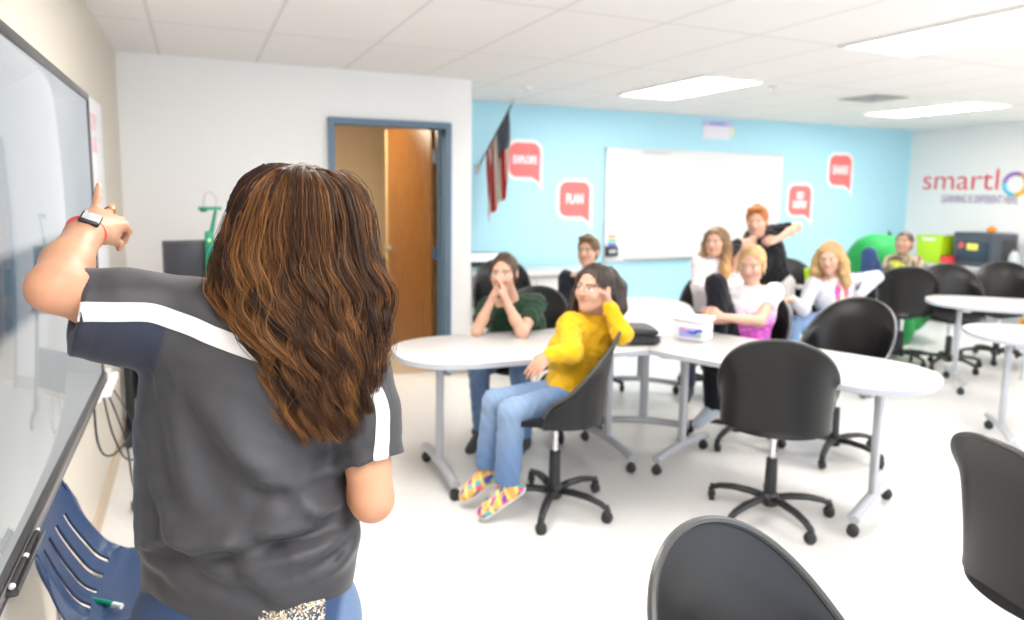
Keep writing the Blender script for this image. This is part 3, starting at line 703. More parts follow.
# ================================================================== implicit bodies: smooth unions of tapered limbs, meshed on a grid
BIG = np.float32(1e3)
def V3(p): return np.array(p, dtype=np.float64)
def unit(v): v = V3(v); return v / (np.linalg.norm(v) + 1e-12)
class Cone:
    """tapered limb a-b; flat=(axis, factor) squashes it along an axis; cut = [(point, normal)] removes what lies on the normal's side"""
    def __init__(s, a, b, ra, rb, k=.02, flat=None, cut=None, sub=False):
        s.a, s.b, s.ra, s.rb, s.k, s.cut, s.sub = V3(a), V3(b), ra, rb, k, cut, sub
        s.flat = (unit(flat[0]), flat[1]) if flat else None
    def box(s):
        m = max(s.ra, s.rb)
        return np.minimum(s.a, s.b) - m, np.maximum(s.a, s.b) + m
    def d(s, X, Y, Z):
        ba = s.b - s.a; L = ba @ ba + 1e-12
        px, py, pz = X - s.a[0], Y - s.a[1], Z - s.a[2]
        t = np.clip((px * ba[0] + py * ba[1] + pz * ba[2]) / L, 0, 1)
        vx, vy, vz = px - t * ba[0], py - t * ba[1], pz - t * ba[2]
        q = vx * vx + vy * vy + vz * vz
        if s.flat:
            n, f = s.flat; vn = vx * n[0] + vy * n[1] + vz * n[2]
            q = q + vn * vn * (1 / f ** 2 - 1)
        r = s.ra + t * (s.rb - s.ra); D = np.sqrt(np.maximum(q, 0)) - r
        if s.flat: D = D * (.5 + .5 * s.flat[1])
        if s.cut:
            for p, n in s.cut:
                n = unit(n); D = np.maximum(D, (X - p[0]) * n[0] + (Y - p[1]) * n[1] + (Z - p[2]) * n[2])
        return D
class Ell:
    def __init__(s, c, r, R=None, k=.02, sub=False, cut=None):
        s.c, s.r, s.k, s.sub, s.cut = V3(c), V3(r), k, sub, cut; s.R = np.eye(3) if R is None else np.array(R)   # columns: local axes
    def box(s): m = max(s.r); return s.c - m, s.c + m
    def d(s, X, Y, Z):
        px, py, pz = X - s.c[0], Y - s.c[1], Z - s.c[2]; R = s.R
        l = [(px * R[0, i] + py * R[1, i] + pz * R[2, i]) / s.r[i] for i in range(3)]
        k0 = np.sqrt(l[0] ** 2 + l[1] ** 2 + l[2] ** 2) + 1e-9
        k1 = np.sqrt((l[0] / s.r[0]) ** 2 + (l[1] / s.r[1]) ** 2 + (l[2] / s.r[2]) ** 2) + 1e-9
        D = k0 * (k0 - 1) / k1
        if s.cut:
            for p, n in s.cut:
                n = unit(n); D = np.maximum(D, (X - p[0]) * n[0] + (Y - p[1]) * n[1] + (Z - p[2]) * n[2])
        return D
def field(prims, h, disp=None, pad=.02, clip=None):
    los, his = zip(*[p.box() for p in prims if not p.sub])
    lo = np.min(los, axis=0) - pad; hi = np.max(his, axis=0) + pad
    if clip is not None: lo = np.maximum(lo, clip[0]); hi = np.minimum(hi, clip[1])
    n = np.maximum(2, np.ceil((hi - lo) / h).astype(int) + 1)
    F = np.full(n, BIG, dtype=np.float32)
    ax = [(lo[i] + h * np.arange(n[i])).astype(np.float32) for i in range(3)]
    for p in prims:
        a, b = p.box(); m = p.k + 2 * h
        i0 = np.clip(np.floor((a - m - lo) / h).astype(int), 0, n); i1 = np.clip(np.ceil((b + m - lo) / h).astype(int) + 1, 0, n)
        if np.any(i1 <= i0): continue
        sl = tuple(slice(i0[i], i1[i]) for i in range(3))
        X, Y, Z = ax[0][sl[0]][:, None, None], ax[1][sl[1]][None, :, None], ax[2][sl[2]][None, None, :]
        D = p.d(X, Y, Z).astype(np.float32); A = F[sl]; k = max(p.k, 1e-5)
        if p.sub:
            D = -D; hh = np.maximum(k - np.abs(A - D), 0) / k; F[sl] = np.maximum(A, D) + hh * hh * k * .25
        else:
            hh = np.maximum(k - np.abs(A - D), 0) / k; F[sl] = np.minimum(A, D) - hh * hh * k * .25
    if disp is not None:
        idx = np.nonzero(np.abs(F) < .05)
        x, y, z = ax[0][idx[0]], ax[1][idx[1]], ax[2][idx[2]]
        F[idx] += disp(x, y, z).astype(np.float32)
    F[0] = F[-1] = np.maximum(F[0], h); F[:, 0] = np.maximum(F[:, 0], h); F[:, -1] = np.maximum(F[:, -1], h); F[:, :, 0] = np.maximum(F[:, :, 0], h); F[:, :, -1] = np.maximum(F[:, :, -1], h); F[-1] = np.maximum(F[-1], h); F[0] = np.maximum(F[0], h)
    return F, lo, h
def surfnet(F, lo, h):
    I = F < 0
    c = [I[i:I.shape[0] - 1 + i, j:I.shape[1] - 1 + j, k:I.shape[2] - 1 + k] for i in (0, 1) for j in (0, 1) for k in (0, 1)]
    anyc = c[0].copy(); allc = c[0].copy()
    for q in c[1:]: anyc |= q; allc &= q
    act = anyc & ~allc
    ci = np.argwhere(act); n = len(ci)
    vid = np.full(act.shape, -1, dtype=np.int64); vid[act] = np.arange(n)
    P = np.zeros((n, 3)); W = np.zeros(n)
    off = [(i, j, k) for i in (0, 1) for j in (0, 1) for k in (0, 1)]
    fv = [F[ci[:, 0] + o[0], ci[:, 1] + o[1], ci[:, 2] + o[2]].astype(np.float64) for o in off]
    for a in range(8):
        for b_ in range(a + 1, 8):
            d = [off[b_][i] - off[a][i] for i in range(3)]
            if sum(abs(q) for q in d) != 1: continue
            m = (fv[a] < 0) != (fv[b_] < 0)
            t = np.where(m, np.clip(fv[a] / (fv[a] - fv[b_] + 1e-20), 0, 1), 0)
            for i in range(3): P[:, i] += np.where(m, off[a][i] + t * d[i], 0)
            W += m
    P = P / W[:, None] + ci
    faces = []
    for ax in range(3):
        o1, o2 = [i for i in range(3) if i != ax]
        s0 = [slice(None)] * 3; s1 = [slice(None)] * 3
        s0[ax] = slice(0, -1); s1[ax] = slice(1, None)
        A, B = I[tuple(s0)], I[tuple(s1)]
        e = np.argwhere(A != B)
        m = (e[:, o1] > 0) & (e[:, o2] > 0) & (e[:, o1] < I.shape[o1] - 1) & (e[:, o2] < I.shape[o2] - 1)
        e = e[m]; ins = A[e[:, 0], e[:, 1], e[:, 2]]
        def cell(da, db):
            q = e.copy(); q[:, o1] += da; q[:, o2] += db; return vid[q[:, 0], q[:, 1], q[:, 2]]
        Q = np.stack([cell(-1, -1), cell(0, -1), cell(0, 0), cell(-1, 0)], 1)
        flip = ins if ax != 1 else ~ins
        Q[~flip] = Q[~flip][:, ::-1]
        faces.append(Q)
    return P * h + lo, np.concatenate(faces)
def np_mesh(name, V, Fq):
    me = bpy.data.meshes.new(name)
    me.vertices.add(len(V)); me.vertices.foreach_set('co', V.astype(np.float32).ravel())
    me.loops.add(Fq.size); me.loops.foreach_set('vertex_index', Fq.astype(np.int32).ravel())
    me.polygons.add(len(Fq)); me.polygons.foreach_set('loop_start', np.arange(0, Fq.size, Fq.shape[1], dtype=np.int32)); me.polygons.foreach_set('loop_total', np.full(len(Fq), Fq.shape[1], dtype=np.int32))
    me.polygons.foreach_set('use_smooth', np.ones(len(Fq), dtype=bool)); me.update(calc_edges=True); me.validate(); return me
def relax(V, Fq, it=2, lam=.5):
    for _ in range(it):
        S = np.zeros_like(V); C = np.zeros(len(V))
        for a, b_ in ((0, 1), (1, 2), (2, 3), (3, 0)):
            np.add.at(S, Fq[:, a], V[Fq[:, b_]]); np.add.at(S, Fq[:, b_], V[Fq[:, a]]); np.add.at(C, Fq[:, a], 1); np.add.at(C, Fq[:, b_], 1)
        V = V + lam * (S / np.maximum(C, 1)[:, None] - V)
    return V
def blob(name, prims, h, m, parent, root, colf=None, disp=None, smooth_it=1, clip=None):
    F, lo, hh = field(prims, h, disp, clip=clip); V, Q = surfnet(F, lo, hh)
    if smooth_it: V = relax(V, Q, smooth_it)
    me = np_mesh(name, V - V3(root), Q)
    if colf is not None:
        c = np.ones((len(V), 4), dtype=np.float32); c[:, :3] = colf(V)
        at = me.color_attributes.new('Col', 'FLOAT_COLOR', 'POINT'); at.data.foreach_set('color', c.ravel())
    return link(name, me, m, parent)
def solid(col):
    f = lambda V: np.tile(np.array(col, dtype=np.float32), (len(V), 1))
    f.plain = True; return f
def colour(f, *a):
    return f if getattr(f, 'plain', False) else f(*a)
def smst(x, a, b_):
    t = np.clip((x - a) / (b_ - a), 0, 1); return t * t * (3 - 2 * t)
def lerpc(A, B, t): return A * (1 - t[:, None]) + np.array(B) * t[:, None]

class Head:
    """frame: r = the head's own left, f = where it looks, u = up; size is chin to crown"""
    def __init__(s, c, look, up=(0, 0, 1), size=.22):
        s.c = V3(c); s.f = unit(look); r = np.cross(unit(up), s.f); s.r = unit(r); s.u = np.cross(s.f, s.r); s.s = size; s.R = np.stack([s.r, s.f, s.u], 1)
    def P(s, x, y, z): return s.c + s.s * (x * s.r + y * s.f + z * s.u)
    def L(s, V): return (V - s.c) @ s.R / s.s
    def prims(s, neck, nr=.046):
        S = s.s; P = s.P; E = lambda x, y, z, r, k=.02, sub=False: Ell(P(x, y, z), V3(r) * S, s.R, k * S, sub)
        out = [E(0, -.07, .13, (.335, .405, .37)), E(0, .10, -.10, (.275, .285, .33), .10), E(0, .20, -.36, (.15, .16, .135), .12),
               Cone(P(-.20, .10, -.30), P(0, .25, -.42), .085 * S, .08 * S, .08 * S), Cone(P(.20, .10, -.30), P(0, .25, -.42), .085 * S, .08 * S, .08 * S),
               E(-.16, .25, -.13, (.11, .10, .11), .10), E(.16, .25, -.13, (.11, .10, .11), .10),
               Cone(P(-.17, .325, .075), P(.17, .325, .075), .045 * S, .045 * S, .06 * S),
               Cone(P(0, .375, .03), P(0, .475, -.105), .026 * S, .045 * S, .035 * S), E(-.05, .425, -.12, (.035, .04, .03), .025), E(.05, .425, -.12, (.035, .04, .03), .025)]
        for q in (-1, 1):
            out += [E(q * .135, .405, .0, (.075, .05, .045), .04, True), E(q * .135, .318, -.004, (.062, .062, .062), .004)]
            out += [E(q * .345, -.03, -.03, (.035, .085, .115), .03), E(q * .385, -.015, -.02, (.018, .045, .07), .01, True)]
        out += [E(0, .385, -.215, (.10, .035, .026), .02), E(0, .375, -.255, (.085, .038, .030), .02), E(0, .425, -.235, (.10, .02, .007), .012, True)]
        out += [Cone(P(0, -.10, -.22), neck, nr, nr * 1.08, .10 * S)]
        return out
    def col(s, V, base, skin, brow, iris=(.10, .06, .04), lip=(.55, .20, .18)):
        l = s.L(V); x, y, z = l[:, 0], l[:, 1], l[:, 2]; fr = smst(y, .1, .2)
        c = base
        ch = np.exp(-(((np.abs(x) - .17) / .09) ** 2 + ((z + .13) / .09) ** 2)) * fr * .35; c = lerpc(c, np.array(skin) * (1.05, .80, .76), ch)
        bz = .098 - .5 * (np.abs(x) - .13) ** 2 * 4; b_ = smst(.022 - np.abs(z - bz), -.006, .008) * smst(.105 - np.abs(np.abs(x) - .14), -.01, .02) * fr * .85; c = lerpc(c, brow, b_)
        e = np.sqrt(((np.abs(x) - .135) / 1.25) ** 2 + (z * 1.6) ** 2); ew = smst(.052 - e, -.008, .008) * fr
        c = lerpc(c, (.72, .70, .68), ew); ir = smst(.030 - np.sqrt((np.abs(x) - .132) ** 2 + z ** 2), -.006, .006) * fr; c = lerpc(c, iris, ir)
        ls = smst(.010 - np.abs(z - .036 + 2.0 * (np.abs(x) - .135) ** 2), -.005, .005) * smst(.07 - np.abs(np.abs(x) - .135), -.01, .01) * fr * .8; c = lerpc(c, brow, ls)
        m = smst(1 - (x / .10) ** 2 - ((z + .235) / .047) ** 2, -.2, .3) * smst(y, .30, .34); c = lerpc(c, lip, m * .7)
        dk = smst(.006 - np.abs(z + .235), -.004, .004) * smst(.09 - np.abs(x), -.01, .02) * smst(y, .30, .34); c = lerpc(c, (.22, .06, .06), dk * .7)
        return c
def hand_prims(w, d, pn, side, size=1., curl=(.3, .35, .4, .5), thumb=.5, spread=.12, bend0=.15, lens=None, tout=1., splay=None):
    """w wrist, d towards the fingers, pn out of the palm, side: unit vector towards the thumb side; each finger a chain of three bones"""
    w = V3(w); d = unit(d); pn = V3(pn); pn = unit(pn - (pn @ d) * d); s = np.cross(d, pn); s = s if s @ V3(side) > 0 else -s
    L = .082 * size; out = []
    kn = [w + d * L * (.98 - .05 * abs(i - 1.2)) + s * (.030 - .0195 * i) * size for i in range(4)]
    out.append(Cone(w, w + d * L * .45, .023 * size, .030 * size, .015, flat=(pn, .62)))
    for i in range(4): out.append(Cone(w + d * .018 * size + s * (.012 - .008 * i) * size, kn[i], .0155 * size, .0118 * size, .012))
    out.append(Ell(w + d * L * .40 + s * .022 * size + pn * .009 * size, V3((.017, .028, .014)) * size, np.stack([s, d, pn], 1), .012))
    fl = lens or [(.043, .026, .021), (.047, .030, .022), (.043, .028, .022), (.034, .021, .019)]
    for i in range(4):
        a = splay[i] if splay else spread * (1.4 - i) * .5; dirv = unit(d * cos(a) + s * sin(a)); p = kn[i]; ang = bend0 if not isinstance(bend0, (list, tuple)) else bend0[i]
        cu = curl[i]
        for j, l in enumerate(fl[i]):
            q = p + (dirv * cos(ang) + pn * sin(ang)) * l * size
            r = (.0092, .0083, .0074, .0062)[j] * size * (.92 if i == 3 else 1); r2 = (.0083, .0076, .0062)[j] * size * (.92 if i == 3 else 1)
            out.append(Cone(p, q, r, r2, .004)); p = q; ang += cu * (1.25 if j == 0 else 1.)
    t0 = w + d * .022 * size + s * .024 * size + pn * .006 * size; td = unit(d * (.62 + .3 * (1 - tout)) + s * .72 * tout + pn * (.28 + .3 * (1 - tout)))
    t1 = t0 + td * .040 * size; td2 = unit(d * (.85) + s * (.5 - .9 * thumb) + pn * (.25 + .55 * thumb)); t2 = t1 + td2 * .032 * size; td3 = unit(d * .8 + s * (.25 - 1.1 * thumb) + pn * (.2 + .7 * thumb)); t3 = t2 + td3 * .025 * size
    out += [Cone(t0, t1, .0150 * size, .0108 * size, .012), Cone(t1, t2, .0105 * size, .0092 * size, .004), Cone(t2, t3, .0092 * size, .0070 * size, .004)]
    return out

SKIN_A, SKIN_B, SKIN_C = (.62, .365, .265), (.56, .32, .22), (.5, .29, .19)
M_SKIN = mat_attr('skin', .5, .35, .08, 350, .12)
M_CLOTH = mat_attr('woven_cloth', .85, .2, .25, 500, sheen=.15, var=.05, vscale=60)
M_HAIR = mat_attr('hair_colour', .42, .5, .5, 160, var=.45, vscale=70)
M_SHOE = mat_attr('shoe_cloth', .6, .3, .1, 300)

def person(_, label, J, spec):
    g = spec.get('g', 1.); R0 = V3((J['pel'][0], J['pel'][1], 0.))
    t = empty('person', tuple(R0)); tag(t, label, 'person')
    J = {k: V3(v) for k, v in J.items()}
    hs = spec.get('head', .215); H_ = Head(J['head'], spec['look'], spec.get('up', (0, 0, 1)), hs)
    spine_u = unit(J['neck'] - J['pel']); sh = J['shL'] - J['shR']; shu = unit(sh); front = unit(np.cross(sh, spine_u)); hip_u = unit(J['hiL'] - J['hiR'])
    # keep hips and shoulder frame
    def torso(o, ka=.05):
        q = []
        q.append(Cone(J['hiL'] * .8 + J['hiR'] * .2, J['hiR'] * .8 + J['hiL'] * .2, .088 * g + o, .088 * g + o, ka))
        w1 = J['pel'] + spine_u * .06; ch = J['chest']; up_ = J['neck'] - spine_u * .075
        for s in (-1, 1):
            q.append(Cone(w1 + hip_u * s * .045 * g, ch + shu * s * .055 * g, .082 * g + o, .088 * g + o, ka, flat=(front, .95)))
            q.append(Cone(ch + shu * s * .055 * g, up_ + shu * s * .062 * g, .088 * g + o, .070 * g + o, ka, flat=(front, .92)))
        q.append(Cone(up_ + spine_u * .028, J['shL'] - shu * .01, .046 * g + o, .043 * g + o, ka)); q.append(Cone(up_ + spine_u * .028, J['shR'] + shu * .01, .046 * g + o, .043 * g + o, ka))
        return q
    def arm(s, o, t1=1., forearm=True):
        a, e, w = J['sh' + s], J['el' + s], J['wr' + s]; q = []
        if t1 <= 1.:
            m = a + (e - a) * t1; q.append(Cone(a, m + (e - a) * .06, .043 * g + o, (.043 - .006 * t1) * g + o, .02, cut=[(m, e - a)] if t1 < 1 else None))
        else:
            q.append(Cone(a, e, .043 * g + o, .036 * g + o, .02)); m = e + (w - e) * (t1 - 1.)
            q.append(Cone(e, m, .036 * g + o, (.036 - .013 * (t1 - 1)) * g + o * .8, .02))
        return q
    sleeve = spec.get('sleeve', .6)
    body = torso(0.) + H_.prims(J['neck'] - spine_u * .02, spec.get('nr', .043) * g)
    for s in 'LR':
        a, e, w = J['sh' + s], J['el' + s], J['wr' + s]
        body += [Cone(a, e, .040 * g, .033 * g, .025), Cone(e, e + (w - e) * .4, .034 * g, .031 * g, .02), Cone(e + (w - e) * .4, w, .031 * g, .0215 * g, .02)]
        hd = spec['hand' + s]; body += hand_prims(w, J['ha' + s] - w, hd['pn'], hd['side'], spec.get('hsize', .84), hd.get('curl', (.4, .45, .5, .55)), hd.get('thumb', .4), bend0=hd.get('bend0', .2))
        h_, k_, an, to = J['hi' + s], J['kn' + s], J['an' + s], J['to' + s]
        body += [Cone(h_, k_, .072 * g, .049 * g, .03), Cone(k_, an + (k_ - an) * .55, .049 * g, .048 * g, .02), Cone(an + (k_ - an) * .55, an, .048 * g, .032 * g, .02), Cone(an, an + (to - an) * .6 - V3((0, 0, .012)), .026, .018, .02)]
    skin = np.array(spec.get('skin', SKIN_A))
    def colf(V):
        base = np.tile(skin, (len(V), 1)); c = H_.col(V, base, skin, spec.get('brow', (.20, .11, .06)), spec.get('iris', (.12, .09, .07)))
        l = H_.L(V); near = (np.abs(l) < .75).all(1); c[~near] = base[~near]
        return c
    blob('body', body, spec.get('h', .0055), M_SKIN, t, R0, colf)
    # clothes
    wr = spec.get('wrinkle', .004)
    def fold(x, y, z): return (wr * np.sin(x * 61 + 9 * np.sin(z * 17)) * np.sin(z * 53 + 7 * np.sin(y * 23)) + wr * .6 * np.sin((x + y) * 90 + z * 40)).astype(np.float32)
    hem = J['pel'] - spine_u * spec.get('hem', .06); nk = J['neck'] + spine_u * spec.get('neck_up', -.005) + front * .01
    sp = []
    for q in torso(.017): q.cut = [(hem, -spine_u), (nk, spine_u)]; sp.append(q)
    for s in 'LR': sp += arm(s, .015 if sleeve <= 1 else .013, sleeve)
    if spec.get('collar'): sp.append(Cone(nk - spine_u * .02, nk + spine_u * .012 + front * .008, .066 * g, .060 * g, .02)); 
    if spec.get('hood'): sp += [Ell(J['neck'] - front * .055 + spine_u * .01, (.085, .055, .055), np.stack([shu, front, spine_u], 1), .03), Cone(J['neck'] + shu * .06 - front * .02, J['neck'] + front * .055 - spine_u * .03, .030, .018, .025), Cone(J['neck'] - shu * .06 - front * .02, J['neck'] + front * .055 - spine_u * .03, .030, .018, .025)]
    blob('shirt', sp, .007, M_CLOTH, t, R0, colour(spec['shirt'], J, front, spine_u, shu), fold)
    tp = [Cone(J['hiL'] * .8 + J['hiR'] * .2, J['hiR'] * .8 + J['hiL'] * .2, .102 * g, .102 * g, .04, cut=[(J['pel'] + spine_u * .07, spine_u)]), Cone(J['pel'], J['pel'] + spine_u * .04, .10 * g, .098 * g, .03, cut=[(J['pel'] + spine_u * .06, spine_u)])]
    lf = spec.get('leg_fit', .012)
    for s in 'LR':
        h_, k_, an = J['hi' + s], J['kn' + s], J['an' + s]; end = an + (k_ - an) * spec.get('cuff', .02)
        tp += [Cone(h_, k_, .074 * g + lf, .052 * g + lf, .03), Cone(k_, end + (an - k_) * .05, .052 * g + lf, spec.get('hem_r', .040) * g + lf, .02, cut=[(end, an - k_)])]
    def fold2(x, y, z): return (.003 * np.sin(z * 80 + 10 * np.sin(x * 20)) * np.sin(x * 47 + y * 51)).astype(np.float32)
    blob('trousers', tp, .007, M_CLOTH, t, R0, colour(spec['pants'], J), fold2)
    for s in 'LR':
        an, to = J['an' + s], J['to' + s]; d = unit(to - an); d = unit(V3((d[0], d[1], d[2] * .4)) if not spec.get('foot_tilt') else V3((to - an)) * (1, 1, .75))
        up_ = unit(V3((0, 0, 1)) - d * d[2]); lat = np.cross(up_, d)
        b0 = an - up_ * .052 - d * .035; b1 = b0 + d * .19
        shp = [Cone(b0, b1, .036, .034, .02, flat=(up_, .80)), Cone(an - d * .008, an - up_ * .04, .041, .044, .02, cut=[(an + up_ * .004, up_)]), Cone(an - up_ * .018, b1 - d * .03 + up_ * .004, .042, .034, .02)]
        for q in shp: q.cut = (q.cut or []) + [(b0 - up_ * .028, -up_)]
        so = blob('shoe', shp, .0055, M_SHOE, t, R0, spec.get('shoe', solid((.06, .06, .07))))
        sol = [Cone(b0, b1, .041, .038, .01, cut=[(b0 - up_ * .014, up_), (b0 - up_ * .036, -up_)])]
        blob('sole', sol, .0055, M_CLOTH, so, R0, solid((.78, .76, .72)))
        so2 = so.children[0]; so2.location = (0, 0, 0)
    # hair
    hp, disp = spec['hair'](H_)
    ho = blob('hair', hp, .0055, M_HAIR, t, R0, colour(spec['hair_col'], H_), disp)
    return t, H_, J, R0
def cap_prims(H_, fz=.25, fy=.16, grow=.025, side=.30):
    """hair over the cranium with the face left open"""
    S = H_.s; f, u, r = H_.f, H_.u, H_.r
    e = lambda c, rr, **k: Ell(H_.P(*c), V3(rr) * S, H_.R, .03 * S, **k)
    P = [e((0, -.075, .14), (.335 + grow, .405 + grow, .37 + grow)), e((0, -.20, -.05), (.30 + grow, .27 + grow, .33))]
    P.append(Ell(H_.P(0, .52, fz - .30), V3((.315, .46, .40)) * S, H_.R, .02 * S, sub=True))
    P.append(Ell(H_.P(0, .14, -.52), V3((.42, .36, .42)) * S, H_.R, .04 * S, sub=True))
    return P
def strand_disp(H_, amp=.003, fr=26):
    def d(x, y, z):
        V = np.stack([x, y, z], 1); l = H_.L(V); th = np.arctan2(l[:, 0], -l[:, 1])
        return amp * np.sin(th * fr + 3.5 * np.sin(l[:, 2] * 5.)) + amp * .6 * np.sin(th * fr * 2.3 + l[:, 2] * 9)
    return d
def lock(H_, pts, r, k=.02, flat=None):
    out = []
    for i in range(len(pts) - 1): out.append(Cone(pts[i], pts[i + 1], r[i], r[i + 1], k, flat=flat))
    return out
# ================================================================== the pupils
JOINTS = {
    'yellow': {'pel': (1.624, 2.982, 0.543), 'chest': (1.675, 2.945, 0.767), 'neck': (1.761, 2.928, 0.922), 'head': (1.698, 2.867, 1.080), 'shR': (1.597, 2.910, 0.902), 'elR': (1.525, 2.753, 0.811), 'wrR': (1.403, 2.741, 0.810), 'haR': (1.327, 2.744, 0.744), 'shL': (1.858, 2.946, 0.883), 'elL': (1.788, 2.755, 0.875), 'wrL': (1.738, 2.796, 1.008), 'haL': (1.725, 2.832, 1.069), 'hiL': (1.612, 2.920, 0.532), 'hiR': (1.634, 3.063, 0.520), 'knL': (1.291, 2.884, 0.520), 'knR': (1.279, 3.045, 0.524), 'anL': (1.281, 2.908, 0.172), 'anR': (1.249, 3.079, 0.191), 'toL': (1.152, 2.909, 0.081), 'toR': (1.125, 3.078, 0.100)},
    'green': {'pel': (1.860, 3.958, 0.530), 'chest': (1.761, 3.869, 0.721), 'neck': (1.696, 3.811, 0.878), 'head': (1.620, 3.759, 1.054), 'shR': (1.565, 3.865, 0.846), 'elR': (1.443, 3.727, 0.730), 'wrR': (1.513, 3.678, 0.918), 'haR': (1.548, 3.675, 1.014), 'shL': (1.840, 3.767, 0.859), 'elL': (1.661, 3.586, 0.730), 'wrL': (1.572, 3.630, 0.923), 'haL': (1.560, 3.647, 1.012), 'hiL': (1.910, 3.903, 0.500), 'hiR': (1.810, 4.014, 0.500), 'knL': (1.664, 3.600, 0.500), 'knR': (1.483, 3.801, 0.500), 'anL': (1.701, 3.634, 0.100), 'anR': (1.521, 3.834, 0.100), 'toL': (1.597, 3.540, 0.045), 'toR': (1.417, 3.741, 0.045)},
    'black': {'pel': (2.765, 4.742, 0.530), 'chest': (2.735, 4.709, 0.731), 'neck': (2.725, 4.698, 0.895), 'head': (2.706, 4.675, 1.082), 'shR': (2.566, 4.755, 0.879), 'elR': (2.508, 4.699, 0.605), 'wrR': (2.508, 4.449, 0.587), 'haR': (2.534, 4.350, 0.603), 'shL': (2.901, 4.650, 0.871), 'elL': (2.890, 4.573, 0.603), 'wrL': (2.664, 4.402, 0.586), 'haL': (2.556, 4.360, 0.585), 'hiL': (2.821, 4.692, 0.500), 'hiR': (2.709, 4.792, 0.500), 'knL': (2.630, 4.346, 0.500), 'knR': (2.385, 4.566, 0.500), 'anL': (2.664, 4.383, 0.100), 'anR': (2.418, 4.604, 0.100), 'toL': (2.570, 4.279, 0.045), 'toR': (2.325, 4.500, 0.045)},
    'pink': {'pel': (3.090, 3.380, 0.610), 'chest': (3.106, 3.384, 0.796), 'neck': (3.138, 3.397, 0.948), 'head': (3.103, 3.362, 1.102), 'shR': (3.066, 3.482, 0.901), 'elR': (2.923, 3.362, 0.777), 'wrR': (2.781, 3.284, 0.787), 'haR': (2.690, 3.283, 0.829), 'shL': (3.222, 3.322, 0.929), 'elL': (3.044, 3.213, 0.777), 'wrL': (2.785, 3.238, 0.813), 'haL': (2.676, 3.267, 0.844), 'hiL': (3.124, 3.313, 0.580), 'hiR': (3.056, 3.447, 0.580), 'knL': (2.848, 3.377, 0.520), 'knR': (2.818, 3.343, 0.993), 'anL': (2.884, 3.395, 0.239), 'anR': (2.878, 3.373, 0.633), 'toL': (2.732, 3.393, 0.048), 'toR': (2.762, 3.314, 0.583)},
    'card': {'pel': (4.611, 4.014, 0.579), 'chest': (4.542, 4.015, 0.750), 'neck': (4.503, 4.011, 0.886), 'head': (4.434, 3.972, 1.056), 'shR': (4.364, 4.053, 0.840), 'elR': (4.136, 3.921, 0.676), 'wrR': (3.905, 3.799, 0.774), 'haR': (3.766, 3.784, 0.798), 'shL': (4.688, 3.991, 0.858), 'elL': (4.814, 3.862, 0.900), 'wrL': (4.639, 3.866, 0.751), 'haL': (4.588, 3.853, 0.685), 'hiL': (4.667, 3.983, 0.533), 'hiR': (4.552, 4.035, 0.539), 'knL': (4.267, 3.944, 0.495), 'knR': (4.111, 3.994, 0.551), 'anL': (4.243, 3.927, 0.094), 'anR': (4.093, 3.973, 0.137), 'toL': (4.070, 3.895, 0.073), 'toR': (3.923, 3.940, 0.115)},
    'white': {'pel': (3.635, 4.334, 0.574), 'chest': (3.615, 4.314, 0.829), 'neck': (3.614, 4.313, 1.038), 'head': (3.584, 4.275, 1.164), 'shR': (3.500, 4.357, 0.991), 'elR': (3.434, 4.274, 0.835), 'wrR': (3.419, 4.096, 0.829), 'haR': (3.458, 4.036, 0.850), 'shL': (3.753, 4.293, 1.006), 'elL': (3.738, 4.186, 0.849), 'wrL': (3.541, 4.069, 0.857), 'haL': (3.453, 4.052, 0.863), 'hiL': (3.688, 4.281, 0.544), 'hiR': (3.582, 4.387, 0.544), 'knL': (3.451, 3.974, 0.544), 'knR': (3.274, 4.150, 0.544), 'anL': (3.487, 4.009, 0.100), 'anR': (3.310, 4.186, 0.100), 'toL': (3.388, 3.910, 0.045), 'toR': (3.211, 4.087, 0.045)},
    'red': {'pel': (4.230, 4.325, 0.843), 'chest': (4.090, 4.304, 1.058), 'neck': (3.992, 4.276, 1.196), 'head': (3.946, 4.246, 1.322), 'shR': (3.847, 4.331, 1.124), 'elR': (3.686, 4.202, 0.971), 'wrR': (3.702, 4.101, 1.115), 'haR': (3.730, 4.074, 1.168), 'shL': (4.153, 4.277, 1.233), 'elL': (4.273, 4.162, 1.277), 'wrL': (4.043, 4.118, 1.190), 'haL': (3.971, 4.125, 1.176), 'hiL': (4.280, 4.269, 0.813), 'hiR': (4.180, 4.381, 0.813), 'knL': (4.271, 4.235, 0.460), 'knR': (4.144, 4.376, 0.460), 'anL': (4.308, 4.268, 0.090), 'anR': (4.181, 4.409, 0.090), 'toL': (4.204, 4.174, 0.040), 'toR': (4.077, 4.316, 0.040)},
    'camo': {'pel': (6.220, 4.815, 0.580), 'chest': (6.315, 4.830, 0.776), 'neck': (6.414, 4.847, 0.936), 'head': (6.323, 4.790, 1.071), 'shR': (6.275, 4.889, 0.876), 'elR': (6.128, 4.803, 0.712), 'wrR': (5.932, 4.717, 0.768), 'haR': (5.820, 4.694, 0.804), 'shL': (6.606, 4.845, 0.881), 'elL': (6.509, 4.735, 0.705), 'wrL': (6.276, 4.656, 0.685), 'haL': (6.160, 4.631, 0.693), 'hiL': (6.240, 4.742, 0.550), 'hiR': (6.201, 4.887, 0.550), 'knL': (5.962, 4.586, 0.500), 'knR': (5.966, 4.883, 0.963), 'anL': (6.010, 4.599, 0.100), 'anR': (5.866, 4.833, 0.603), 'toL': (5.875, 4.563, 0.045), 'toR': (5.740, 4.799, 0.553)},
}

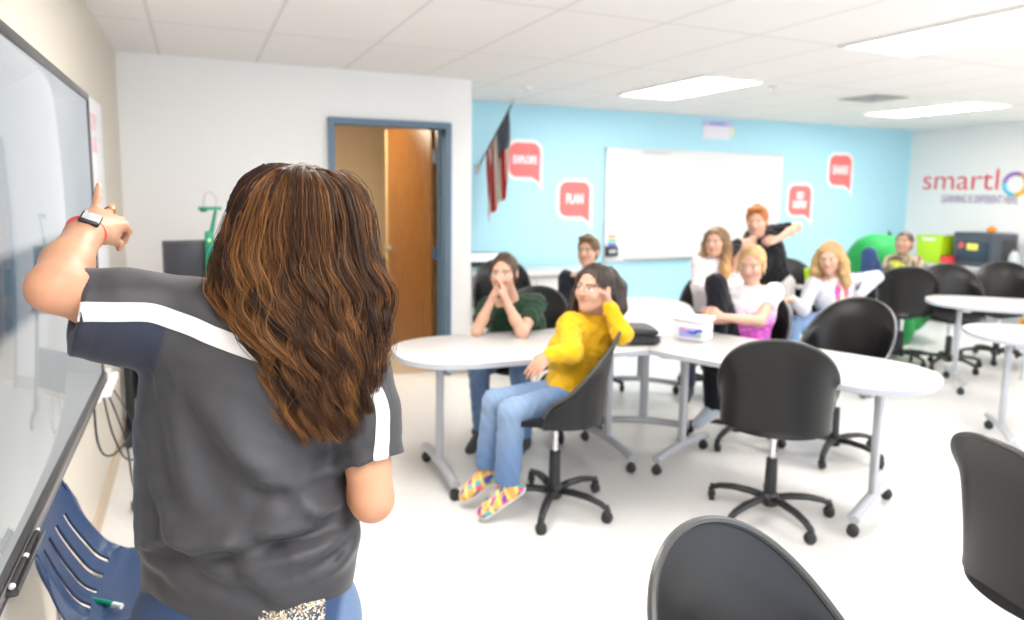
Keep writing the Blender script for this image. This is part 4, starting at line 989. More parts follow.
TEACH = V3((-.25, 1.7, 1.25))
def look(n, dz=0., turn=0.):
    d = TEACH - V3(JOINTS[n]['head']); d[2] = dz * np.linalg.norm(d); c, s_ = cos(radians(turn)), sin(radians(turn)); return (d[0] * c - d[1] * s_, d[0] * s_ + d[1] * c, d[2])
for n_, j_ in JOINTS.items():                       # joint width of the shoulders
    a_, b_ = V3(j_['shL']), V3(j_['shR']); m_ = (a_ + b_) / 2; w_ = np.linalg.norm(a_ - b_)
    if w_ < .27: j_['shL'], j_['shR'] = tuple(m_ + (a_ - m_) * .27 / w_), tuple(m_ + (b_ - m_) * .27 / w_)
JEAN, JEANL = (.085, .155, .32), (.115, .20, .37)
def jean_col(n, knee=.0):
    def fn(J):
        k = [V3(J['knL']), V3(J['knR'])]
        def c(V):
            d = np.minimum(np.linalg.norm(V - k[0], axis=1), np.linalg.norm(V - k[1], axis=1))
            t = .75 * np.exp(-(d / .17) ** 2) * knee; x = .06 * np.sin(V[:, 0] * 140 + V[:, 2] * 60)
            return lerpc(np.tile(np.array(JEAN if n < 1 else JEANL), (len(V), 1)), (.36, .47, .61), np.clip(t + x * .4, 0, 1))
        return c
    return fn
def hair_short(front=.25, grow=.02, amp=.004, spike=0.):
    def f(H_):
        P = cap_prims(H_, front, .16, grow)
        if spike: P += [Ell(H_.P(x, y, z), V3((.12, .13, .08)) * H_.s, H_.R, .02) for x, y, z in ((-.15, .22, .42), (.0, .27, .44), (.15, .22, .42), (0, .05, .52))]
        return P, strand_disp(H_, amp, 30)
    return f
def hair_yellow(H_):
    P = cap_prims(H_, .27, .16, .025); p = H_.P
    P += [Ell(p(.02, -.44, .30), V3((.15, .13, .15)) * H_.s, H_.R, .02)]
    P += lock(H_, [p(.02, -.50, .28), p(.10, -.62, .0), p(.16, -.58, -.45), p(.18, -.50, -.85)], [.026, .032, .028, .010])
    P += lock(H_, [p(.06, -.52, .30), p(.22, -.62, .02), p(.32, -.58, -.42), p(.30, -.46, -.85)], [.028, .036, .030, .010])
    P += lock(H_, [p(-.30, .02, .22), p(-.37, .08, -.15), p(-.40, .16, -.55), p(-.36, .34, -1.0), p(-.34, .38, -1.32)], [.020, .022, .024, .022, .008])
    P += lock(H_, [p(-.28, .14, .22), p(-.33, .20, -.15), p(-.36, .26, -.45)], [.014, .013, .008])
    return P, strand_disp(H_, .0035, 24)
def hair_long(length=1.0, width=1., fwd=1.):
    def f(H_):
        P = cap_prims(H_, .27, .16, .03); p = H_.P; q = -.5 - length
        for s in (-1, 1):
            P += lock(H_, [p(s * .30, .0, .22), p(s * .39 * width, .0, -.12), p(s * .43 * width, .03, -.50), p(s * .47 * width, .12 * fwd, (q - .5) / 2), p(s * .46 * width, .20 * fwd, q)], [.024, .030, .034, .034, .012])
            P += lock(H_, [p(s * .24, -.20, .15), p(s * .34 * width, -.20, -.25), p(s * .36 * width, -.22, -.65), p(s * .30, -.24, q + .1)], [.035, .040, .040, .014])
        P += lock(H_, [p(0, -.34, .10), p(0, -.40, -.30), p(0, -.42, -.7), p(0, -.42, q)], [.04, .05, .05, .018])
        return P, strand_disp(H_, .004, 22)
    return f
def hair_tied(H_):
    P = cap_prims(H_, .28, .16, .016); p = H_.P
    P += [Ell(p(0, -.47, .16), V3((.13, .12, .14)) * H_.s, H_.R, .02)]
    P += lock(H_, [p(.30, .10, .12), p(.345, .12, -.12), p(.345, .14, -.28)], [.008, .006, .003]) + lock(H_, [p(-.30, .10, .12), p(-.345, .12, -.12), p(-.345, .14, -.28)], [.008, .006, .003])
    return P, strand_disp(H_, .003, 28)
D_ = lambda pn, side, **k: dict(pn=pn, side=side, **k)
def ombre(J, front, su, shu):
    z0, z1 = J['pel'][2] + .05, J['neck'][2] - .06
    def c(V):
        t = smst(V[:, 2], z0 + .06, z0 + .22); col = lerpc(np.tile(np.array((.62, .10, .50)), (len(V), 1)), (.86, .82, .84), t)
        b_ = smst(np.sin(V[:, 0] * 70 + 4 * np.sin(V[:, 2] * 40)) * np.sin(V[:, 2] * 60), .5, 1.) * .35; return lerpc(col, (.80, .70, .78), b_)
    return c
def cardigan(J, front, su, shu):
    ch = V3(J['chest'])
    def c(V):
        a, b_, f = (V - ch) @ shu, (V - ch) @ su, (V - ch) @ front
        tee = smst(.080 - np.abs(a) - .10 * np.maximum(b_ - .05, 0), -.004, .004) * smst(f, .0, .02)
        col = lerpc(np.tile(np.array((.55, .55, .61)), (len(V), 1)), (.70, .66, .57), tee)
        st = smst(np.sin(b_ * 260), .6, .9) * tee * smst(-b_, .0, .03) * .35; col = lerpc(col, (.62, .58, .50), st)
        for s in (-1, 1):
            for (x0, z0, rx, rz, cc) in ((.034, .070, .030, .050, (.80, .08, .22)), (.036, .015, .026, .026, (.78, .14, .10)), (.052, .045, .016, .038, (.33, .08, .62)), (.024, .105, .016, .020, (.85, .25, .45))):
                m = smst(1 - ((a - s * x0) / rx) ** 2 - ((b_ - z0) / rz) ** 2, 0, .3) * tee; col = lerpc(col, cc, m)
        return col
    return c
def camo(J, front, su, shu):
    ch = V3(J['chest'])
    def c(V):
        x, y, z = V[:, 0], V[:, 1], V[:, 2]
        n1 = np.sin(x * 41 + 3 * np.sin(z * 23)) + np.sin(z * 37 + 2 * np.sin(y * 31)); n2 = np.sin(x * 29 - z * 33 + 3 * np.sin(y * 19 + z * 11)); n3 = np.sin(y * 47 + z * 27 + 2 * np.sin(x * 35))
        col = np.tile(np.array((.36, .27, .17)), (len(V), 1)); col = lerpc(col, (.12, .085, .05), smst(n1, .5, .7)); col = lerpc(col, (.20, .19, .09), smst(n2, .4, .55)); col = lerpc(col, (.55, .46, .34), smst(n3, .72, .85))
        a, b_, f = (V - ch) @ shu, (V - ch) @ su, (V - ch) @ front
        m = smst(1 - ((a + .05) / .075) ** 2 - ((b_ - .02) / .05) ** 2, 0, .4) * smst(f, 0, .03) * smst(np.sin(a * 160) + np.sin(b_ * 140) + 1.2, 0, .4); return lerpc(col, (.62, .66, .03), m)
    return c
def tiedye(V):
    x, y, z = V[:, 0], V[:, 1], V[:, 2]; a = np.sin(x * 75 + 3 * np.sin(y * 60)) ; b_ = np.sin(y * 85 + z * 50); c = np.sin((x - y) * 110 + z * 60)
    col = np.tile(np.array((.86, .42, .12)), (len(V), 1)); col = lerpc(col, (.86, .10, .28), smst(a, .1, .4)); col = lerpc(col, (.10, .45, .50), smst(b_, .5, .7)); col = lerpc(col, (.88, .72, .15), smst(c, .5, .7)); col = lerpc(col, (.10, .08, .35), smst(-a * b_, .5, .7)); return col
U = (0, 0, 1)
BL = lambda H_: (lambda V: lerpc(np.tile(np.array((.52, .33, .14)), (len(V), 1)), (.30, .17, .065), smst(H_.L(V)[:, 2], .15, .5) * .5))
person('x', 'person in a yellow hoodie resting head on fist in a swivel chair', JOINTS['yellow'], dict(look=look('yellow', .06, -6), up=(.30, .10, 1), head=.222, skin=SKIN_B, g=.98, sleeve=1.95,
    handL=D_((-.6, .2, .2), (0, 0, 1), curl=(1.2, 1.25, 1.3, 1.3), bend0=.7, thumb=.7), handR=D_((.2, .5, -.8), (-.6, .5, .2), curl=(.25, .3, .3, .35), bend0=.1), shirt=solid((.72, .41, .010)), hood=True, collar=True, pants=jean_col(1, .7), hem_r=.050, shoe=tiedye, foot_tilt=True, brow=(.06, .03, .02),
    hair=hair_yellow, hair_col=solid((.026, .012, .007)), wrinkle=.0045, h=.005))
person('x', 'person in a dark green T-shirt, elbows on the table and hands over the mouth', JOINTS['green'], dict(look=look('green', .02, 4), head=.222, sleeve=.62, skin=SKIN_A,
    handL=D_((-.6, .35, 0), (-.3, -.6, .3), curl=(.25, .3, .35, .4)), handR=D_((.6, -.2, 0), (-.3, -.6, .3), curl=(.25, .3, .35, .4)), shirt=solid((.014, .042, .022)), pants=jean_col(1, .2), brow=(.10, .06, .035), hair=hair_tied, hair_col=solid((.060, .030, .015))))
person('x', 'person in a black long-sleeved top seated behind the yellow hoodie', JOINTS['black'], dict(look=look('black', .05, -6), head=.222, sleeve=1.97, skin=SKIN_A,
    handL=D_((0, 0, -1), (-.7, -.3, 0)), handR=D_((0, 0, -1), (.7, -.3, 0)), shirt=solid((.010, .013, .022)), pants=solid((.02, .025, .04)), brow=(.16, .09, .04), hair=hair_short(.24, .03, .004, 1), hair_col=solid((.15, .08, .03)), h=.007))
person('x', 'person in a white T-shirt fading to magenta, hugging one raised knee', JOINTS['pink'], dict(look=look('pink', -.18, 8), head=.225, sleeve=.5, skin=SKIN_A, hem=.04,
    handL=D_((.3, .6, -.3), (0, .2, 1), curl=(.5, .55, .6, .6)), handR=D_((.5, -.5, -.2), (0, .2, 1), curl=(.5, .55, .6, .6)), shirt=ombre, pants=solid((.008, .009, .014)), leg_fit=.010, hem_r=.044, cuff=-.10, shoe=solid((.56, .62, .72)), brow=(.34, .20, .10), hair=hair_tied, hair_col=BL, h=.006))
person('x', 'seated person in an open grey cardigan over a brightly printed top', JOINTS['card'], dict(look=look('card', -.22, 4), head=.225, sleeve=1.95, skin=SKIN_A,
    handL=D_((.3, .5, -.5), (-.8, 0, .2), curl=(.5, .5, .5, .5)), handR=D_((0, 0, -1), (-.1, .8, .2), curl=(.25, .3, .3, .35)), shirt=cardigan, pants=jean_col(1, .4), brow=(.40, .25, .12), hair=hair_long(.70, 1.12, -.6), hair_col=BL, h=.006))
person('x', 'seated person in a plain white hoodie below the whiteboard', JOINTS['white'], dict(look=look('white', .0, -4), head=.218, sleeve=1.97, skin=SKIN_A, hood=True,
    handL=D_((0, 0, -1), (-.7, -.3, 0)), handR=D_((0, 0, -1), (.7, -.3, 0)), shirt=solid((.72, .67, .68)), pants=solid((.03, .04, .07)), brow=(.30, .17, .08), hair=hair_long(.95, .92, 1.), hair_col=(lambda H_: (lambda V: lerpc(np.tile(np.array((.55, .30, .10)), (len(V), 1)), (.20, .11, .05), smst(H_.L(V)[:, 2], -.9, -.1)))), h=.007))
person('x', 'standing person in a black hoodie leaning over with one elbow out', JOINTS['red'], dict(look=look('red', -.10, 6), up=(-.05, 0, 1), head=.225, sleeve=.80, skin=SKIN_A, hood=True, hem=-.05,
    handL=D_((.3, .5, -.3), (0, -.3, .9), curl=(.5, .5, .5, .5)), handR=D_((.5, .5, -.3), (0, -.3, .9), curl=(.5, .5, .5, .5)), shirt=solid((.010, .010, .013)), pants=solid((.60, .57, .55)), brow=(.40, .16, .05), hair=hair_short(.26, .03, .004, 1), hair_col=solid((.40, .125, .022)), h=.007))
person('x', 'person in a camouflage top reclining on a green beanbag', JOINTS['camo'], dict(look=look('camo', .22, -6), head=.222, sleeve=1.95, skin=SKIN_B,
    handL=D_((0, 0, -1), (-.7, -.3, 0)), handR=D_((0, 0, -1), (.7, -.3, 0)), shirt=camo, pants=solid((.028, .06, .16)), brow=(.12, .07, .04), hair=hair_short(.24, .012, .003), hair_col=solid((.08, .045, .024)), h=.007))

for key, nm, face in (('green', 'green', 222), ('black', 'black', 228), ('pink', 'pink', 207), ('card', 'card', 203), ('white', 'white', 225)):
    j_ = JOINTS[nm]['pel']; f_ = radians(face); CH[key].location = (j_[0] + .05 * cos(f_), j_[1] + .05 * sin(f_), 0)
# ================================================================== the person at the touch screen
TJ = {'pel': (0.0613, 1.2546, 0.8152), 'shL': (-0.0513, 1.3372, 1.3011), 'shR': (0.2518, 1.2333, 1.2030), 'neck': (0.1430, 1.3055, 1.2982), 'head': (0.1498, 1.3017, 1.4556), 'elL': (-0.2054, 1.2719, 1.3719), 'wrL': (-0.1827, 1.4926, 1.4483), 'elR': (0.2567, 1.1543, 1.0011), 'wrR': (0.2202, 1.4050, 0.9822), 'haR': (0.1674, 1.5565, 0.9503), 's600': (0.0611, 1.2538, 0.8082), 's540': (0.0666, 1.2655, 0.9131), 's480': (0.0545, 1.2850, 1.0177), 's420': (0.0536, 1.2995, 1.1224), 's365': (0.0701, 1.3052, 1.2187), 's325': (0.1081, 1.2975, 1.2874), 'cuffL': (-0.1815, 1.2942, 1.3295), 'slL': (-0.0402, 1.3264, 1.2988), 'cuffR': (0.2651, 1.1809, 1.0632)}
STRIPE_A = [(0.0874, 1.1718, 1.2679), (0.0629, 1.1837, 1.2754), (0.0339, 1.1873, 1.2882), (-0.0015, 1.2051, 1.3033), (-0.0327, 1.2210, 1.3185), (-0.0582, 1.2338, 1.3291), (-0.0722, 1.2351, 1.3337), (-0.0924, 1.2280, 1.3368), (-0.1186, 1.2179, 1.3399), (-0.1450, 1.2189, 1.3412), (-0.1707, 1.2087, 1.3443)]
STRIPE_B = [(0.2054, 1.1488, 1.2416), (0.2249, 1.1496, 1.2295), (0.2446, 1.1500, 1.2157), (0.2616, 1.1518, 1.2033), (0.2749, 1.1441, 1.1902), (0.2789, 1.1401, 1.1736), (0.2781, 1.1377, 1.1536), (0.2738, 1.1351, 1.1203), (0.2663, 1.1333, 1.0820)]

TJ = {k: V3(v) for k, v in TJ.items()}
A_, B_, Z_ = V3((.9138, -.4062, 0)), V3((-.4062, -.9138, 0)), V3((0, 0, 1))      # her right, her back side, up
def build_presenter():
    J = TJ; R0 = V3((J['pel'][0], J['pel'][1], 0.))
    t = empty('person', tuple(R0)); tag(t, 'standing person in a charcoal polo with white stripes pointing at the touch screen', 'person')
    H_ = Head(J['head'] - Z_ * .005, -B_ * .9 + A_ * .25, (.02, 0, 1), .218)
    secs = [(J['s600'], .157, .70), (J['s540'], .176, .67), (J['s480'], .161, .69), (J['s420'], .156, .70), (J['s365'], .150, .68), (J['s325'], .098, .72)]
    def torso(o, k=.05):
        q = []
        for (c0, r0, f0), (c1, r1, f1) in zip(secs[:-1], secs[1:]): q.append(Cone(c0, c1, r0 + o, r1 + o, k, flat=(B_, f0)))
        q.append(Cone(J['neck'] + B_ * .01 - Z_ * .04, J['shL'] + A_ * .02, .052 + o, .050 + o, k)); q.append(Cone(J['neck'] + B_ * .01 - Z_ * .04, J['shR'] - A_ * .015 + Z_ * .004, .052 + o, .048 + o, k))
        return q
    # skin -------------------------------------------------------------------------------------------
    body = torso(-.036) + H_.prims(J['neck'] - Z_ * .03, .053)
    eL, wL, eR, wR = J['elL'], J['wrL'], J['elR'], J['wrR']
    fore = unit(wL - eL)
    body += [Cone(J['shL'], J['shL'] + (eL - J['shL']) * .6, .050, .044, .03), Cone(J['shL'] + (eL - J['shL']) * .6, eL, .044, .0350, .015),
             Cone(eL, eL + (wL - eL) * .38, .0355, .0375, .015), Cone(eL + (wL - eL) * .38, wL - fore * .02, .0375, .0270, .015), Cone(wL - fore * .03, wL + fore * .005, .0275, .0255, .02, flat=(unit(np.cross(fore, A_)), .88)),
             Cone(J['shR'], eR, .049, .0365, .012), Cone(eR, eR + (wR - eR) * .35, .034, .036, .012), Cone(eR + (wR - eR) * .35, wR, .036, .026, .012)]
    # left hand: palm down, pointing away at the screen, little finger lifted
    rc, dc, fc = V3((.91435, -.40470, .01346)), V3((-.03733, -.11733, -.99239)), V3((.40320, .90689, -.12239))
    hd = unit(rc * .03 - dc * .36 + fc * .92); side = rc * .83 + dc * .55; pn = np.cross(hd, unit(side - (side @ hd) * hd)); pn = pn if pn @ dc > 0 else -pn
    body += hand_prims(wL, hd, pn, side, .97, curl=(.70, .70, .55, .08), thumb=.5, splay=(-.06, -.12, -.25, -.55), bend0=[.60, .40, .05, -.38], tout=.10)
    body += hand_prims(wR, J['haR'] - wR, (-.9, .3, .2), Z_, .95, curl=(.6, .65, .7, .7), thumb=.5, bend0=.3)
    hipL, hipR = J['pel'] - A_ * .085 - Z_ * .02, J['pel'] + A_ * .085 - Z_ * .02
    legs = []
    for s, hp in ((-1, hipL), (1, hipR)):
        kn = hp + A_ * s * .01 - B_ * .015; kn[2] = .45; an = kn + B_ * .03; an[2] = .09; legs.append((hp, kn, an))
        body += [Cone(hp, kn, .085, .055, .03), Cone(kn, kn + (an - kn) * .4, .055, .054, .03), Cone(kn + (an - kn) * .4, an, .054, .035, .03), Cone(an, an - B_ * .15 - Z_ * .055, .03, .022, .02)]
    skin = np.array((.53, .275, .165))
    def colf(V):
        base = np.tile(skin, (len(V), 1)); l = H_.L(V); near = (np.abs(l) < .75).all(1); c = H_.col(V, base, skin, (.10, .05, .03)); c[~near] = base[~near]
        kd = np.linalg.norm(V - (wL + hd * .085), axis=1); c = lerpc(c, (.56, .24, .16), .55 * np.exp(-(kd / .04) ** 2))
        ed = np.minimum(np.linalg.norm(V - eL, axis=1), np.linalg.norm(V - eR, axis=1)); return lerpc(c, (.54, .225, .14), .5 * np.exp(-(ed / .05) ** 2))
    blob('body', body, .004, M_SKIN, t, R0, colf)
    # polo shirt --------------------------------------------------------------------------------------
    FOLDS = [
        ([(-0.1165, 0.1297), (-0.0926, 0.13), (-0.0369, 0.1323), (0.0426, 0.1397), (0.1284, 0.1519), (0.1775, 0.1652)], 0.010, 0.011),
        ([(-0.1239, 0.2101), (-0.109, 0.1629), (-0.0688, 0.135)], 0.007, 0.011),
        ([(-0.0784, 0.3766), (-0.0473, 0.3138), (0.0015, 0.2355), (0.0612, 0.1731)], 0.007, 0.020),
        ([(-0.0334, 0.3409), (0.0089, 0.2751), (0.0653, 0.2206), (0.1213, 0.2024), (0.1816, 0.2142)], 0.008, 0.015),
        ([(0.2048, 0.1514), (0.138, 0.1457), (0.0743, 0.1496), (0.0359, 0.1601)], 0.008, 0.010),
        ([(0.2044, 0.175), (0.1536, 0.1712), (0.0898, 0.1767)], 0.007, 0.010),
        ([(0.0028, 0.1407), (0.0272, 0.1016), (0.0629, 0.0531)], 0.006, 0.012),
        ([(-0.0718, 0.1208), (-0.0205, 0.0962), (0.0564, 0.0625)], 0.006, 0.012),
        ([(-0.1196, 0.3603), (-0.1026, 0.2815), (-0.0823, 0.1949)], 0.006, 0.016),
        ([(0.2017, 0.1403), (0.1624, 0.1081), (0.1228, 0.095)], 0.006, 0.010),
        ([(0.1777, 0.2695), (0.1365, 0.2531), (0.0888, 0.2525)], 0.006, 0.012),
        ([(0.1813, 0.2379), (0.129, 0.2214), (0.0493, 0.2283)], 0.007, 0.012),
        ([(0.1931, 0.1907), (0.161, 0.2061), (0.1208, 0.2371)], 0.006, 0.010),
        ([(-0.16, 0.095), (-0.11, 0.085), (-0.05, 0.05)], 0.004, 0.012)]
    def polydist(a, b, pts):
        D = np.full(a.shape, 9.); S = np.zeros(a.shape); Tt = np.zeros(a.shape); n = len(pts) - 1
        for i in range(n):
            (x0, y0), (x1, y1) = pts[i], pts[i + 1]; dx, dy = x1 - x0, y1 - y0; L = dx * dx + dy * dy
            u = np.clip(((a - x0) * dx + (b - y0) * dy) / L, 0, 1); ex, ey = a - x0 - u * dx, b - y0 - u * dy; d = np.sqrt(ex * ex + ey * ey); sg = np.sign(dx * ey - dy * ex); m = d < D
            D = np.where(m, d, D); S = np.where(m, sg, S); Tt = np.where(m, (i + u) / n, Tt)
        return D, S, Tt
    def disp(x, y, z):
        px, py, pz = x - J['pel'][0], y - J['pel'][1], z - J['pel'][2]
        a = px * A_[0] + py * A_[1]; b_ = pz; f = px * B_[0] + py * B_[1]; out = np.zeros(a.shape); wgt = smst(f, -.02, .05)
        for pts, amp, wd in FOLDS:
            wd = wd * 1.35; D, S, Tt = polydist(a, b_, pts); s = D * S
            out += 2.1 * wgt * amp * np.sin(pi * np.clip(Tt * .92 + .04, 0, 1)) ** .6 * (np.exp(-((s + wd * .1) / wd) ** 2) - .9 * np.exp(-((s - wd * 1.5) / (wd * 1.3)) ** 2))
        low = smst(-b_, -.20, -.02)
        out += .0035 * low * np.sin(a * 38 + 2.) * np.sin(b_ * 60 + a * 20)
        return out + .0012 * np.sin(a * 55 + 6 * np.sin(b_ * 22)) * np.sin(b_ * 47 + 5 * np.sin(a * 16))
    hem = J['s600'] - Z_ * .016
    hemn = -Z_ + A_ * .22
    sp = []
    for q in torso(0.): q.cut = [(hem, hemn), (J['neck'] + Z_ * .012, Z_)]; sp.append(q)
    cl, cR = J['cuffL'], J['cuffR']; axL = unit(cl - J['slL']); axR = unit(cR - J['shR'])
    sp += [Cone(J['slL'] + A_ * .03, J['slL'] + (cl - J['slL']) * .5, .079, .074, .04, flat=(np.cross(axL, Z_), .92)), Cone(J['slL'] + (cl - J['slL']) * .45, cl + axL * .02, .074, .0695, .03, cut=[(cl, axL)], flat=(np.cross(axL, Z_), .92))]
    sp += [Cone(J['shR'], J['shR'] + (cR - J['shR']) * .5, .060, .056, .035), Cone(J['shR'] + (cR - J['shR']) * .45, cR + axR * .02, .056, .0535, .03, cut=[(cR, axR)])]
    sp += [Ell(cl + axL * .004, (.046, .046, .03), None, .006, sub=True)]
    def shirtcol(V):
        P = V - J['pel']; a, b_, f = P @ A_, P @ Z_, P @ B_; n = len(V)
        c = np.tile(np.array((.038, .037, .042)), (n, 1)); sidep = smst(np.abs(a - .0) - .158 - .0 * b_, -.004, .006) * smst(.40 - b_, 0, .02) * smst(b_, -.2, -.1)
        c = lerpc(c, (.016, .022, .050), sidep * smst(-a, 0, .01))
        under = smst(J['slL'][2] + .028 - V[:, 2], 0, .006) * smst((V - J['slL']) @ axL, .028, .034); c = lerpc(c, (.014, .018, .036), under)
        hm = np.exp(-((((V - hem) @ unit(hemn)) + .022) / .0012) ** 2) * .5; c = lerpc(c, (.03, .03, .033), hm)
        for ce, ax in ((cl, axL), (cR, axR)):
            d = (V - ce) @ ax; r = np.linalg.norm(V - ce, axis=1); c = lerpc(c, (.03, .03, .034), np.exp(-((d + .022) / .0014) ** 2) * .6 * (r < .12))
        return c
    M_POLO = mat_attr('polo_knit', .50, .35, .10, 900, sheen=.1, var=.04, vscale=90)
    F, lo, hh = field(sp, .0045, disp); V, Q = surfnet(F, lo, hh); V = relax(V, Q, 1); me = np_mesh('shirt', V - R0, Q)
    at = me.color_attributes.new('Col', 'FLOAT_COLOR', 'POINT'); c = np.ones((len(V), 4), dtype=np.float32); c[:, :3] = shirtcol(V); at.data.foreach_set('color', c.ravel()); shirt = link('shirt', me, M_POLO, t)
    def samp(P):
        q = (P - lo) / hh; i = np.clip(np.floor(q).astype(int), 0, np.array(F.shape) - 2); f = q - i; r = 0
        for dx in (0, 1):
            for dy in (0, 1):
                for dz in (0, 1): r = r + F[i[:, 0] + dx, i[:, 1] + dy, i[:, 2] + dz] * (f[:, 0] if dx else 1 - f[:, 0]) * (f[:, 1] if dy else 1 - f[:, 1]) * (f[:, 2] if dz else 1 - f[:, 2])
        return r
    def grad(P):
        e = .006; g = np.stack([samp(P + e * np.eye(3)[i]) - samp(P - e * np.eye(3)[i]) for i in range(3)], 1); return g / (np.linalg.norm(g, axis=1)[:, None] + 1e-9)
    def proj(P, off=0.):
        P = np.array(P, float)
        for _ in range(12): P = P - grad(P) * np.clip(samp(P) - off, -.02, .02)[:, None]
        return P
    def strip(name, pts, w, m, off=.0016, nw=6):
        P = np.array(pts); d = np.concatenate([[0], np.cumsum(np.linalg.norm(np.diff(P, axis=0), axis=1))]); u = np.linspace(0, d[-1], int(d[-1] / .006) + 2)
        P = np.stack([np.interp(u, d, P[:, i]) for i in range(3)], 1); P = proj(P, off); Tn = np.gradient(P, axis=0); Tn /= np.linalg.norm(Tn, axis=1)[:, None]
        for _ in range(4): P[1:-1] = (P[:-2] + P[2:] + 2 * P[1:-1]) / 4
        N = grad(P); W = np.cross(Tn, N); W /= np.linalg.norm(W, axis=1)[:, None]; k = len(P); rows = [proj(P + W * (j / nw - .5) * w, off) for j in range(nw + 1)]
        Vt = np.concatenate([r + grad(r) * .0012 for r in rows] + [r - grad(r) * .003 for r in rows]); fs = []
        for lay in (0, 1):
            b0 = lay * k * (nw + 1)
            for j in range(nw):
                for i in range(k - 1): q = [b0 + j * k + i, b0 + j * k + i + 1, b0 + (j + 1) * k + i + 1, b0 + (j + 1) * k + i]; fs.append(q if lay else q[::-1])
        for j in (0, nw):
            for i in range(k - 1): fs.append([j * k + i, j * k + i + 1, k * (nw + 1) + j * k + i + 1, k * (nw + 1) + j * k + i])
        b = MB().add([tuple(v - R0) for v in Vt], fs); return b.build(name, m, shirt, True, 60)
    M_STR = mat('white_knit_stripe', (.62, .59, .575), .6, bump=.2, bscale=700)
    strip('white_stripe', STRIPE_A, .030, M_STR); strip('white_stripe', STRIPE_B, .026, M_STR)
    # collar
    cb = []
    for k in range(9):
        a = radians(-130 + 260 * k / 8); cb.append(J['neck'] + Z_ * (.010 - .016 * (cos(a) < 0)) + A_ * .066 * sin(a) + B_ * (.062 * cos(a) + .012))
    cp = []
    for p, q in zip(cb[:-1], cb[1:]): cp.append(Cone(p, q, .016, .016, .012)); cp.append(Cone(p + (p - J['neck']) * .25 - Z_ * .022, q + (q - J['neck']) * .25 - Z_ * .022, .010, .010, .018))
    blob('collar', cp, .004, M_POLO, shirt, R0, solid((.030, .030, .036)))
    # jeans --------------------------------------------------------------------------------------------
    jp = [Cone(J['s600'] - Z_ * .015 - A_ * .01 + B_ * .004, J['s600'] + Z_ * .05 - A_ * .01, .158, .152, .03, flat=(B_, .66), cut=[(J['s600'] + Z_ * .055, Z_)]), Cone(J['pel'] - Z_ * .07 - A_ * .075 + B_ * .03, J['pel'] - Z_ * .07 + A_ * .080 + B_ * .03, .104, .104, .06)]
    for hp, kn, an in legs: jp += [Cone(hp - Z_ * .02, kn, .100, .066, .05), Cone(kn, an - Z_ * .05, .066, .06, .03, cut=[(an - Z_ * .04, -Z_)])]
    def jeancol(V):
        P = V - J['pel']; c = np.tile(np.array((.030, .055, .125)), (len(V), 1)); fade = .35 * np.exp(-((P @ A_ - .09) / .05) ** 2 - ((P @ Z_ + .22) / .12) ** 2); c = lerpc(c, (.12, .19, .31), fade)
        return lerpc(c, (.14, .21, .34), smst(P @ A_, .165, .178) * .8)
    jb = blob('jeans', jp, .0055, mat_attr('denim', .8, .2, .35, 900, sheen=.1, var=.12, vscale=160), t, R0, jeancol)
    m, nt, bs = nodes_of('beaded_pocket'); tc = nt.nodes.new('ShaderNodeTexCoord'); vo = nt.nodes.new('ShaderNodeTexVoronoi'); vo.inputs['Scale'].default_value = 330
    nt.links.new(tc.outputs['Object'], vo.inputs['Vector']); rp = nt.nodes.new('ShaderNodeValToRGB'); e = rp.color_ramp.elements; e[0].color = (.03, .04, .07, 1); e[1].color = (.50, .47, .41, 1); e[0].position = .3; e[1].position = .75
    x = e.new(.5); x.color = (.34, .24, .10, 1); sp_ = nt.nodes.new('ShaderNodeSeparateColor'); nt.links.new(vo.outputs['Color'], sp_.inputs[0]); nt.links.new(sp_.outputs[0], rp.inputs[0]); nt.links.new(rp.outputs[0], bs.inputs['Base Color'])
    bs.inputs['Roughness'].default_value = .3; bs.inputs['Metallic'].default_value = .3; bp = nt.nodes.new('ShaderNodeBump'); bp.inputs['Strength'].default_value = .8; bp.inputs['Distance'].default_value = .002; nt.links.new(vo.outputs['Distance'], bp.inputs['Height']); nt.links.new(bp.outputs[0], bs.inputs['Normal'])
    M_BEAD = m; M_THREAD = mat('pale_thread', (.62, .58, .50), .6)
    Fj, loj, hj = field(jp, .0055)
    def sampj(P):
        q = (P - loj) / hj; i = np.clip(np.round(q).astype(int), 1, np.array(Fj.shape) - 2); return Fj[i[:, 0], i[:, 1], i[:, 2]], i
    def on_jeans(a, b_, off):
        P = J['pel'] + A_ * a + Z_ * b_ + B_ * .28
        for _ in range(60):
            v, _i = sampj(P[None]); 
            if v[0] > 1: v = [.01]
            if v[0] < off: break
            P = P - B_ * max(.0008, min(v[0] - off, .01)) * .8
            if (P - J['pel']) @ B_ < .035: break
        return P
    for sgn in (1, -1):
        nu, nv = 14, 14; pts = []
        for i in range(nu + 1):
            for j in range(nv + 1):
                a = sgn * (.055 + .098 * i / nu); b_ = (.075 if sgn > 0 else -.03) - .03 * (1 - i / nu) * (sgn > 0) - .135 * j / nv
                pts.append(on_jeans(a, b_, .004) - R0)
        fs = [[i * (nv + 1) + j, (i + 1) * (nv + 1) + j, (i + 1) * (nv + 1) + j + 1, i * (nv + 1) + j + 1] for i in range(nu) for j in range(nv)]
        b = bmesh.new(); vs = [b.verts.new(tuple(p)) for p in pts]
        for f in fs: b.faces.new([vs[q] for q in f])
        bmesh.ops.recalc_face_normals(b, faces=b.faces); bmesh.ops.solidify(b, geom=list(b.faces), thickness=.003)
        MB().bm(b).build('beaded_pocket', M_BEAD, jb, True, 60)
